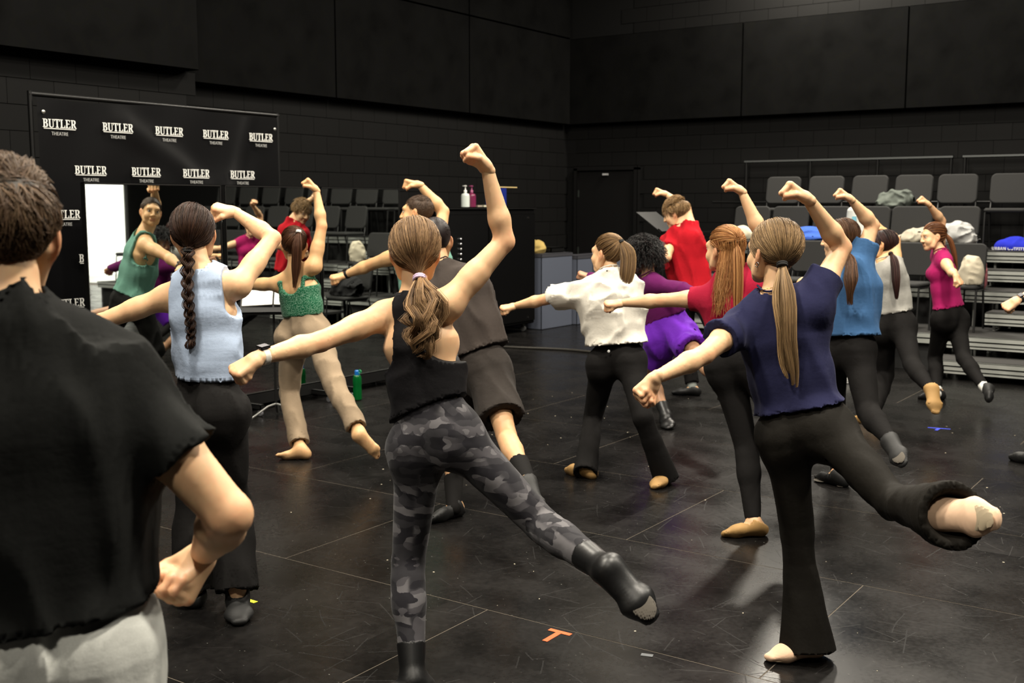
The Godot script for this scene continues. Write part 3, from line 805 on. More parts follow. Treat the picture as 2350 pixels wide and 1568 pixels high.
	b = make_person("woman_cream_tee", {"label": "woman in cream t-shirt and black flared trousers with tan shoes", "cell": 0.0145, "skin": fair,
		"hair": {"style": "tail", "col": Color(0.07, 0.038, 0.017), "col2": Color(0.34, 0.21, 0.095), "n": 1000, "r": 0.0016, "width": 0.05, "tail_n": 420, "tie_mat": elastic},
		"top": {"kind": "tee", "called": "t_shirt", "mat": fabric(Color(0.78, 0.74, 0.65)), "sleeve": 0.72, "cuff": 0.07, "loose": 0.016, "hem": 0.35, "fold": 0.027, "fdir": Vector3(0.6, 0.5, 0.5)},
		"bottom": {"kind": "flare", "called": "flared_trousers", "mat": black, "leg": 0.078, "long": 1.16},
		"shoes": "jazz", "shoe_mat": tan_shoe})
	logo_dot(b)
	make_person("person_purple", {"label": "person with curly black hair in purple top and violet shorts", "cell": 0.018, "skin": deep.lerp(tan_, 0.6),
		"hair": {"style": "afro", "col": Color(0.006, 0.005, 0.005), "col2": Color(0.014, 0.012, 0.012), "n": 2600, "r": 0.003, "long": 0.1},
		"top": {"kind": "tee", "called": "long_sleeve_top", "mat": fabric(Color(0.1, 0.008, 0.075)), "sleeve": 0.97, "cuff": 0.056, "loose": 0.008, "hem": 0.5, "fold": 0.009},
		"bottom": {"kind": "shorts", "called": "shorts", "mat": fabric(Color(0.14, 0.02, 0.42), 0.7), "long": 0.55, "leg": 0.118, "loose": 0.018, "fold": 0.019},
		"shoes": "boot", "shoe_mat": leather})
	make_person("boy_red_tee", {"label": "fair-haired youth in bright red t-shirt and black trousers", "male": true, "cell": 0.018, "skin": fair, "w": 0.9,
		"hair": {"style": "short", "col": Color(0.12, 0.07, 0.03), "col2": Color(0.36, 0.22, 0.1), "n": 1500, "r": 0.0026, "long": 0.075, "lift": 0.6},
		"top": {"kind": "tee", "called": "t_shirt", "mat": fabric(Color(0.42, 0.008, 0.016)), "sleeve": 0.46, "cuff": 0.066, "loose": 0.016, "hem": 0.05, "fold": 0.025},
		"bottom": {"kind": "trousers", "called": "trousers", "mat": black, "long": 0.9, "leg": 0.06}, "sock": mat(Color(0.5, 0.52, 0.5), 0.9), "sock_high": 0.18,
		"shoes": "jazz", "shoe_mat": matte_shoe})
	make_person("woman_red_hair", {"label": "woman with long copper hair half tied back in red t-shirt", "cell": 0.012, "skin": fair,
		"hair": {"style": "half", "col": Color(0.2, 0.065, 0.017), "col2": Color(0.52, 0.27, 0.1), "n": 1300, "r": 0.0014, "width": 0.028, "tail_n": 220, "loose_n": 1900, "long": 0.33, "tie_mat": elastic, "tie_r": 0.012},
		"top": {"kind": "tee", "called": "t_shirt", "mat": fabric(Color(0.34, 0.01, 0.035)), "sleeve": 0.4, "cuff": 0.058, "loose": 0.007, "hem": 0.3, "fold": 0.011},
		"bottom": {"kind": "leggings", "called": "leggings", "mat": black},
		"shoes": "jazz", "shoe_mat": tan_shoe})
	b = make_person("woman_navy_tee", {"label": "woman in navy t-shirt and black flared trousers, foot lifted behind", "cell": 0.01, "skin": fair, "w": 0.94,
		"hair": {"style": "tail", "col": Color(0.1, 0.06, 0.03), "col2": Color(0.42, 0.27, 0.13), "n": 2400, "r": 0.0010, "width": 0.045, "tail_n": 1300, "wave": 0.005, "locks": 7, "puff": 0.007, "tie_mat": elastic, "tie_r": 0.016},
		"top": {"kind": "tee", "called": "t_shirt", "mat": fabric(Color(0.018, 0.019, 0.055)), "sleeve": 0.5, "cuff": 0.066, "loose": 0.009, "hem": 0.3, "fold": 0.018, "stretch": 0.18},
		"bottom": {"kind": "flare", "called": "flared_trousers", "mat": fabric(Color(0.0105, 0.009, 0.007), 0.75, 0.0), "leg": 0.098, "long": 1.12, "longR": 1.27, "fold": 0.009},
		"shoes": "ballet", "shoe_mat": canvas, "split": true, "sole_mat": mat(Color(0.66, 0.6, 0.5), 0.95)})
	jewels(b)
	make_person("woman_blue_tee", {"label": "woman in denim-blue t-shirt and black leggings with brown ponytail", "cell": 0.0145, "skin": fair, "w": 1.12,
		"hair": {"style": "tail", "col": Color(0.04, 0.02, 0.011), "col2": Color(0.14, 0.065, 0.03), "n": 1000, "r": 0.0016, "width": 0.04, "tail_n": 320, "wave": 0.005, "tie_mat": elastic},
		"top": {"kind": "tee", "called": "t_shirt", "mat": fabric(Color(0.042, 0.108, 0.235)), "sleeve": 0.55, "cuff": 0.07, "loose": 0.016, "hem": 0.2, "fold": 0.022},
		"bottom": {"kind": "leggings", "called": "leggings", "mat": black},
		"shoes": "ballet", "shoe_mat": matte_shoe, "split": true, "sole_mat": suede})
	make_person("woman_grey_tee", {"label": "woman in heather grey t-shirt and black leggings with tan shoes", "cell": 0.018, "skin": warm, "w": 1.08,
		"hair": {"style": "tail", "col": Color(0.014, 0.007, 0.006), "col2": Color(0.05, 0.018, 0.014), "n": 500, "r": 0.0024, "width": 0.035, "tail_n": 240, "tie_mat": elastic},
		"top": {"kind": "tee", "called": "t_shirt", "mat": fabric(Color(0.35, 0.34, 0.31)), "sleeve": 0.38, "cuff": 0.056, "loose": 0.008, "hem": 0.3, "fold": 0.011},
		"bottom": {"kind": "leggings", "called": "leggings", "mat": black},
		"shoes": "jazz", "shoe_mat": tan_shoe})
	make_person("woman_magenta_tee", {"label": "woman in magenta t-shirt and black leggings with auburn ponytail", "cell": 0.018, "skin": fair,
		"hair": {"style": "tail", "col": Color(0.08, 0.03, 0.012), "col2": Color(0.25, 0.1, 0.04), "n": 500, "r": 0.0024, "width": 0.035, "tail_n": 260, "tie_mat": elastic},
		"top": {"kind": "tee", "called": "t_shirt", "mat": fabric(Color(0.34, 0.012, 0.1)), "sleeve": 0.3, "cuff": 0.056, "loose": 0.004, "hem": 0.15, "fold": 0.007},
		"bottom": {"kind": "leggings", "called": "leggings", "mat": charcoal}, "sock": white_sock, "sock_high": 0.08,
		"shoes": "jazz", "shoe_mat": matte_shoe})
	b = make_person("person_at_edge", {"label": "dancer with outstretched fist and wristwatch beside the metal steps", "cell": 0.02, "skin": fair,
		"hair": {"style": "short", "col": Color(0.04, 0.02, 0.012), "n": 900, "r": 0.0026, "long": 0.05},
		"top": {"kind": "tee", "called": "t_shirt", "mat": charcoal, "sleeve": 0.5, "cuff": 0.065, "loose": 0.012, "hem": 0.2, "fold": 0.014},
		"bottom": {"kind": "leggings", "called": "leggings", "mat": black},
		"shoes": "jazz", "shoe_mat": matte_shoe})
	watch(b, "L", mat(Color(0.03, 0.03, 0.035), 0.5), 0.08)

func camo_print() -> ImageTexture:
	var n := 640
	var im := Image.create(n, n, false, Image.FORMAT_RGB8)
	var f := FastNoiseLite.new()
	f.seed = 14
	f.noise_type = FastNoiseLite.TYPE_SIMPLEX_SMOOTH
	f.fractal_octaves = 1
	f.domain_warp_enabled = true
	f.domain_warp_fractal_type = FastNoiseLite.DOMAIN_WARP_FRACTAL_NONE
	f.domain_warp_amplitude = 0.28
	f.domain_warp_frequency = 1.6
	f.frequency = 1.0
	for y in n:
		for x in n: # mirrored at the edges so that the print repeats without a seam
			var u := absf(fmod(x * 2.0 / n, 2.0) - 1.0)
			var v := absf(fmod(y * 2.0 / n, 2.0) - 1.0)
			var a := f.get_noise_3d(u * 4.6, v * 7.6, 0.0)
			var b := f.get_noise_3d(u * 5.2, v * 9.0, 9.0)
			var t := Color(0.105, 0.1, 0.115)
			if b > 0.1: t = Color(0.16, 0.155, 0.167)
			if a > 0.16: t = Color(0.25, 0.243, 0.253)
			if a > 0.16 and b < -0.1: t = Color(0.34, 0.33, 0.34)
			im.set_pixel(x, y, t)
	return ImageTexture.create_from_image(im)

func logo_dot(b: Body) -> void:
	# small round reflective mark at the back of the waistband
	var d := Buf.new()
	lathe(d, Vector3.ZERO, [Vector2(0, 0.004), Vector2(0.008, 0.003), Vector2(0.009, 0.0)], 14)
	var o := obj("waistband_mark", d.mesh(), mat(Color(0.8, 0.8, 0.8), 0.4), b.root.get_node("flared_trousers"))
	var out: Vector3 = (-b.fh).normalized()
	o.basis = Basis(b.rh.normalized(), out, b.rh.cross(out).normalized())
	o.position = b.j.PV.lerp(b.WA, 0.16) + out * 0.128 + b.rh * 0.015

func jewels(b: Body) -> void:
	var gold := mat(Color(0.85, 0.65, 0.3), 0.25, 1.0)
	var r := Buf.new()
	var pts := PackedVector3Array()
	for k in 25:
		var an := TAU * k / 24.0
		pts.append(b.j.NK + b.up * (0.028 - 0.02 * sin(an)) + b.rs * cos(an) * 0.057 + b.fs * sin(an) * 0.057)
	tube(r, pts, 0.0012, 0.0012, 5, Color.WHITE, false)
	obj("necklace", r.mesh(), gold, b.root)
	for s in [-1.0, 1.0]:
		r = Buf.new()
		pts = PackedVector3Array()
		for k in 13:
			var an := TAU * k / 12.0
			pts.append(b.hb * Vector3(0.08 * s, -0.046 + 0.009 * cos(an), -0.004 + 0.009 * sin(an)))
		tube(r, pts, 0.0016, 0.0016, 5, Color.WHITE, false)
		obj("earring", r.mesh(), mat(Color(0.85, 0.83, 0.8), 0.2, 1.0), b.root)

func watch(b: Body, s: String, band: Material, at: float) -> void:
	var q := limbs(b, s)
	var d: Vector3 = (q[1] - q[2]).normalized()
	var c: Vector3 = q[2] + d * 0.025
	var z: Vector3 = b.j["d" + s]
	z = (z - d * z.dot(d)).normalized()
	var x := d.cross(z)
	var o := Node3D.new()
	o.name = "wristwatch"
	b.root.add_child(o, true)
	var sb := Buf.new()
	var f := Field.new()
	var r := 0.0285 * b.u * (1.16 if b.male else 1.0)
	f.cap(c - d * 0.011, c + d * 0.011, r, r, Vector3.ZERO, 1.0, 3)
	f.build(0.004, sb)
	obj("strap", sb.mesh(), band, o)
	var cb := Buf.new()
	box(cb, c + z * (r + 0.004), Vector3(0.032, 0.036, 0.01), 0.004, Basis(x, d, z))
	obj("watch_case", cb.mesh(), mat(Color(0.7, 0.7, 0.72), 0.25, 1.0), o)

func prepare() -> void:
	rng.seed = 7
	fold_noise = FastNoiseLite.new()
	fold_noise.seed = 5
	fold_noise.noise_type = FastNoiseLite.TYPE_SIMPLEX_SMOOTH
	fold_noise.frequency = 5.5
	fold_noise.fractal_octaves = 2
	fold_noise.fractal_gain = 0.35
	grain_t = noise_tex(0.25, 3, ramp([[0, Color(0.82, 0.82, 0.82)], [1, Color(1, 1, 1)]]), 256, 2)
	crease_t = noise_tex(0.012, 9, null, 512, 3, FastNoiseLite.TYPE_SIMPLEX_SMOOTH, true, 6.0)
# ---------------------------------------------------------------- people
var head_t: Buf
var cap_t: Buf
var fist_t: Buf
var curl_t: Buf
var skin_m: StandardMaterial3D
var hair_m: StandardMaterial3D
var fold_noise: FastNoiseLite
var rng := RandomNumberGenerator.new()

func make_head() -> Buf:
	var f := Field.new()
	f.k = 0.022
	f.ball(Vector3(0, 0.035, -0.015), Vector3(0.073, 0.083, 0.094))
	f.ball(Vector3(0, -0.01, 0.034), Vector3(0.058, 0.08, 0.056))
	f.ball(Vector3(0, -0.064, 0.042), Vector3(0.046, 0.038, 0.044))
	f.ball(Vector3(0, -0.09, 0.072), Vector3(0.022, 0.018, 0.018))
	for s in [-1, 1]:
		f.ball(Vector3(0.036 * s, -0.03, 0.06), Vector3(0.026, 0.026, 0.026))
		f.cap(Vector3(0.064 * s, -0.02, -0.005), Vector3(0.045 * s, -0.075, 0.03), 0.016, 0.018)
	f.cap(Vector3(-0.034, 0.03, 0.076), Vector3(0.034, 0.03, 0.076), 0.014, 0.014)
	f.k = 0.01
	f.cap(Vector3(0, 0.02, 0.088), Vector3(0, -0.022, 0.107), 0.008, 0.0115)
	for s in [-1, 1]:
		f.ball(Vector3(0.011 * s, -0.026, 0.096), Vector3(0.009, 0.007, 0.01))
	f.k = 0.006
	f.cap(Vector3(-0.017, -0.054, 0.087), Vector3(0.017, -0.054, 0.087), 0.0065, 0.0065)
	f.cap(Vector3(-0.014, -0.063, 0.086), Vector3(0.014, -0.063, 0.086), 0.0072, 0.0072)
	f.k = 0.008
	for s in [-1, 1]:
		f.ell(Vector3(0.077 * s, -0.006, -0.006), Vector3(0.007, 0, 0.004 * s), Vector3(0, 0.03, -0.006), Vector3(-0.01 * s, 0.0034, 0.017))
	f.cut = Field.new()
	for s in [-1, 1]:
		f.cut.ball(Vector3(0.032 * s, 0.011, 0.099), Vector3(0.017, 0.0085, 0.016))
		f.cut.ball(Vector3(0.09 * s, -0.004, 0.001), Vector3(0.01, 0.019, 0.009))
	var b := Buf.new()
	f.build(0.004, b, Color(0, 0, 0))
	for k in b.v.size():
		var p := b.v[k]
		var ax := absf(p.x)
		if p.z > 0.086 and p.y < -0.046 and p.y > -0.072 and ax < 0.021: b.c[k] = Color(1, 0, 0)
		elif p.z > 0.072 and p.y > 0.024 and p.y < 0.033 and ax > 0.014 and ax < 0.05: b.c[k] = Color(4, 0, 0)
		elif ax > 0.071 and p.z < 0.03 and p.y < 0.03 and p.y > -0.05: b.c[k] = Color(5, 0, 0)
	for s in [-1, 1]:
		var e := Field.new()
		e.ball(Vector3(0.032 * s, 0.011, 0.0765), Vector3(0.0118, 0.0118, 0.0118))
		var at := b.v.size()
		e.build(0.003, b, Color(2, 0, 0))
		for k in range(at, b.v.size()):
			var q := b.v[k] - Vector3(0.032 * s, 0.011, 0.0765)
			if q.z > 0.0 and Vector2(q.x, q.y).length() < 0.0062: b.c[k] = Color(3, 0, 0)
	return b

func make_cap() -> Buf:
	var f := Field.new()
	f.ball(Vector3(0, 0.037, -0.018), Vector3(0.0785, 0.0885, 0.0995))
	f.planes = [[Vector3(0, 0.085, 0.066), Vector3(0, -0.6, 0.8)]]
	f.cut = Field.new()
	for s in [-1, 1]:
		f.cut.ball(Vector3(0.085 * s, -0.012, 0.005), Vector3(0.022, 0.036, 0.026))
	var b := Buf.new()
	f.build(0.006, b)
	return b

# closed right hand; wrist at the origin, knuckles towards +Y, back of the hand +Z, thumb on -X
func make_fist(open: float) -> Buf:
	var f := Field.new()
	f.k = 0.012
	f.cap(Vector3(0, -0.012, 0), Vector3(0, 0.014, 0), 0.0215, 0.023, Vector3.RIGHT, 0.8)
	var kx := [-0.031, -0.0105, 0.0105, 0.0300]
	var ky := [0.084, 0.089, 0.085, 0.077]
	var ln := [0.040, 0.044, 0.040, 0.033]
	for n in 4:
		f.k = 0.012
		f.cap(Vector3(kx[n] * 0.6, 0.008, -0.003), Vector3(kx[n], ky[n], 0), 0.017, 0.013)
	f.cap(Vector3(-0.018, 0.03, -0.012), Vector3(0.02, 0.04, -0.012), 0.016, 0.015)
	if open < 0.3: f.cap(Vector3(-0.022, 0.062, -0.026), Vector3(0.022, 0.058, -0.024), 0.019, 0.017)
	for n in 4:
		f.k = 0.004
		var p := Vector3(kx[n], ky[n], 0)
		var bend := [lerpf(85, 50, open), lerpf(95, 62, open), lerpf(70, 35, open)]
		var an := 0.0
		var r := 0.0112 if n < 3 else 0.0098
		for s in 3:
			an += deg_to_rad(bend[s] + n * 2.0)
			var l: float = ln[n] * [1.0, 0.62, 0.5][s]
			var q := p + Vector3(-kx[n] * 0.06, cos(an), -sin(an)) * l
			f.cap(p, q, r, r * 0.92)
			p = q
			r *= 0.92
	f.k = 0.009
	f.cap(Vector3(-0.02, 0.018, -0.008), Vector3(-0.042, 0.046, -0.02), 0.016, 0.0125)
	f.k = 0.004
	var t2 := Vector3(-0.037, 0.07, -0.044).lerp(Vector3(-0.058, 0.075, -0.03), open)
	var t3 := Vector3(-0.008, 0.068, -0.053).lerp(Vector3(-0.052, 0.1, -0.045), open)
	f.cap(Vector3(-0.042, 0.046, -0.02), t2, 0.0122, 0.0108)
	f.cap(t2, t3, 0.0108, 0.009)
	var b := Buf.new()
	f.build(0.0034, b, Color(0, 0, 0))
	for k in b.v.size():
		var p := b.v[k]
		if p.y > 0.074 and p.z > -0.006: b.c[k] = Color(6, 0, 0)
		elif p.z < -0.03: b.c[k] = Color(6, 0, 0)
	return b

func soft(col: Color, by: float) -> Color:
	return Color(col.r * by, col.g * by, col.b * by)

func skin_palette(s: Color, hair: Color, iris: Color) -> PackedColorArray:
	return PackedColorArray([s, Color(s.r * 0.82, s.g * 0.6, s.b * 0.6), Color(0.5, 0.48, 0.46), iris, hair.lerp(s, 0.5), Color(s.r, s.g * 0.82, s.b * 0.8), Color(s.r, s.g * 0.85, s.b * 0.82)])

class Body:
	var j := {}
	var S := 1.68
	var male := false
	var u := 1.0
	var w := 1.0
	var up: Vector3
	var rs: Vector3
	var rh: Vector3
	var fs: Vector3
	var fh: Vector3
	var WA: Vector3
	var CH: Vector3
	var hb: Transform3D # head
	var root: Node3D
	var cell := 0.012

func torso(f: Field, b: Body, l: float, low: float, k := 0.045) -> void:
	# the trunk, grown by l (chest) and low (waist and hips)
	var g := b.u * b.w
	var rm := (b.rs + b.rh).normalized()
	f.k = k
	if b.male:
		f.cap(b.j.HL, b.j.HR, 0.086 * g + low, 0.086 * g + low)
		f.cap(b.j.PV, b.WA, 0.09 * g + low, 0.087 * g + low, b.rh, 0.66)
		f.cap(b.WA, b.CH, 0.087 * g + low, 0.106 * g + l, rm, 0.64)
		f.cap(b.CH, b.j.NK - b.up * 0.06, 0.105 * g + l, 0.066 * g + l, b.rs, 0.62)
		f.cap(b.j.SL, b.j.SR, 0.056 * g + l, 0.056 * g + l)
		for s in [b.j.SL, b.j.SR]: f.cap(b.j.NK + b.up * 0.012, s, 0.046 * g + l, 0.05 * g + l)
	else:
		f.cap(b.j.HL, b.j.HR, 0.084 * g + low, 0.084 * g + low)
		f.cap(b.j.PV, b.WA, 0.086 * g + low, 0.074 * g + low, b.rh, 0.68)
		f.cap(b.WA, b.CH, 0.074 * g + low, 0.09 * g + l, rm, 0.69)
		f.cap(b.CH, b.j.NK - b.up * 0.05, 0.09 * g + l, 0.055 * g + l, b.rs, 0.66)
		f.cap(b.j.SL, b.j.SR, 0.045 * g + l, 0.045 * g + l)
		for s in [b.j.SL, b.j.SR]: f.cap(b.j.NK + b.up * 0.01, s, 0.036 * g + l, 0.041 * g + l)
		for s in [-1.0, 1.0]:
			f.k = 0.03
			var c: Vector3 = b.CH + b.fs * 0.062 * g - b.up * 0.02 * g + b.rs * 0.066 * s * g
			f.cap(c, c + b.fs * 0.012, 0.058 * g + l, 0.05 * g + l)

func seat(f: Field, b: Body, l: float) -> void:
	f.k = 0.05
	for h in [b.j.HL, b.j.HR]:
		f.cap(h - b.fh * 0.032 * b.u, h - b.fh * 0.034 * b.u - b.up * 0.03, 0.083 * b.u * b.w + l, 0.076 * b.u * b.w + l)

func limbs(b: Body, s: String) -> Array:
	return [b.j["S" + s], b.j["E" + s], b.j["W" + s], b.j["F" + s], b.j["H" + s], b.j["K" + s], b.j["A" + s], b.j["T" + s]]

func foot_frame(b: Body, s: String) -> Array:
	# ankle, shin direction, foot's way forward across it, toe
	var K: Vector3 = b.j["K" + s]
	var A: Vector3 = b.j["A" + s]
	var T: Vector3 = b.j["T" + s]
	var sh := (A - K).normalized()
	var t := (T - A) - sh * (T - A).dot(sh)
	if t.length() < 0.05: t += (b.fh - sh * b.fh.dot(sh)).normalized() * 0.05
	t = t.normalized()
	var heel := A + sh * 0.04 - t * 0.028
	if A.y < 0.13:
		t = Vector3(T.x - A.x, 0, T.z - A.z).normalized()
		heel = Vector3(A.x, 0.036, A.z) - t * 0.04
	return [A, heel, T, t, sh.cross(t).normalized()]

func foot(f: Field, b: Body, s: String, l: float) -> void:
	var q := foot_frame(b, s)
	var A: Vector3 = q[0]
	var heel: Vector3 = q[1]
	var along: Vector3 = (q[2] - heel).normalized()
	var length := 0.192 * b.u * (1.06 if b.male else 1.0)
	var toe: Vector3 = heel + along * length
	var ball: Vector3 = heel + along * length * 0.68
	if A.y < 0.13:
		ball.y = 0.026
		toe.y = 0.018
	f.k = 0.03
	f.cap(A, heel, 0.033 + l, 0.031 + l)
	f.cap(A.lerp(heel, 0.3), ball, 0.031 + l, 0.019 + l, q[4], 0.8)
	f.cap(heel, ball, 0.025 + l, 0.02 + l, q[4], 0.66)
	if l == 0.0: # bare: five toes
		var big := 1.0 if s == "L" else -1.0 # big toe towards the other foot
		if q[4].dot(b.rh) < 0.0: big = -big
		for n in 5:
			var side: Vector3 = q[4] * big * (0.03 - 0.015 * n)
			f.k = 0.012
			f.cap(ball + side * 0.9, ball.lerp(toe, 0.98 - 0.075 * n * n * 0.5) + side, 0.015, 0.0105 if n == 0 else 0.0078)
	else: f.cap(ball, toe, 0.02 + l, 0.011 + l, q[4], 0.5)

func make_body(b: Body, sp: Dictionary) -> void:
	var f := Field.new()
	var g := b.u * b.w
	torso(f, b, 0.0, 0.0)
	seat(f, b, 0.0)
	var am := 1.14 if b.male else 1.0
	for s in ["L", "R"]:
		var q := limbs(b, s)
		var wr: Vector3 = q[2]
		f.k = 0.03
		f.cap(q[0], q[0].lerp(q[1], 0.5), 0.05 * g * am, 0.047 * g * am)
		f.k = 0.014
		f.cap(q[0].lerp(q[1], 0.4), q[1], 0.047 * g * am, 0.036 * g * am)
		f.cap(q[1], q[1].lerp(wr, 0.32), 0.036 * g * am, 0.04 * g * am)
		f.cap(q[1].lerp(wr, 0.3), wr, 0.04 * g * am, 0.0218 * b.u * am)
		f.k = 0.05
		f.cap(q[4], q[5], 0.078 * g, 0.05 * g)
		f.k = 0.016
		f.cap(q[5], q[5].lerp(q[6], 0.35), 0.049 * g, 0.049 * g)
		f.cap(q[5].lerp(q[6], 0.33), q[6], 0.049 * g, 0.031 * b.u)
		var back: Vector3 = -(b.fh - (q[6] - q[5]).normalized() * b.fh.dot((q[6] - q[5]).normalized())).normalized()
		f.k = 0.03
		f.cap(q[5].lerp(q[6], 0.15) + back * 0.012, q[5].lerp(q[6], 0.42) + back * 0.014, 0.04 * g, 0.036 * g)
		foot(f, b, s, -0.006 if sp.get("shoes", "") else 0.0)
	f.k = 0.03
	f.cap(b.j.NK - b.up * 0.02, b.hb * Vector3(0, -0.055, -0.022), 0.05 * g * (1.16 if b.male else 1.0), 0.045 * b.u * (1.2 if b.male else 1.0))
	var buf := Buf.new()
	var pal := skin_palette(sp.skin, sp.hair.col, sp.get("iris", Color(0.06, 0.04, 0.03)))
	f.build(b.cell, buf, pal[0])
	for k in buf.v.size(): # mottled skin, redder over elbows and knees
		var p := buf.v[k]
		var red := 0.0
		for e in [b.j.EL, b.j.ER, b.j.KL, b.j.KR]:
			red = maxf(red, 1.0 - (p - e).length() / 0.07)
		red = clampf(red * 0.22 + fold_noise.get_noise_3dv(p * 6.0) * 0.06, -0.06, 0.2)
		buf.c[k] = Color(pal[0].r, pal[0].g * (1.0 - red), pal[0].b * (1.0 - red * 1.1))
	buf.join(head_t, b.hb, pal)
	for s in ["L", "R"]:
		var q := limbs(b, s)
		var y: Vector3 = (q[3] - q[2]).normalized()
		var z: Vector3 = sp["hand" + s]
		z = (z - y * z.dot(y)).normalized()
		var x := y.cross(z)
		var sc := b.u * (1.08 if b.male else 0.96)
		var bs := Basis(x * sc * (1.0 if s == "R" else -1.0), y * sc, z * sc)
		buf.join(curl_t if sp.get("curl", false) else fist_t, Transform3D(bs, q[2]), pal)
	obj("body", buf.mesh(), skin_m, b.root)

func cloth_field(amp: float, dir: Vector3, stretch := 0.25) -> Field:
	var f := Field.new()
	f.noise = fold_noise
	f.amp = amp
	f.fdir = dir.normalized()
	f.fstretch = stretch
	return f

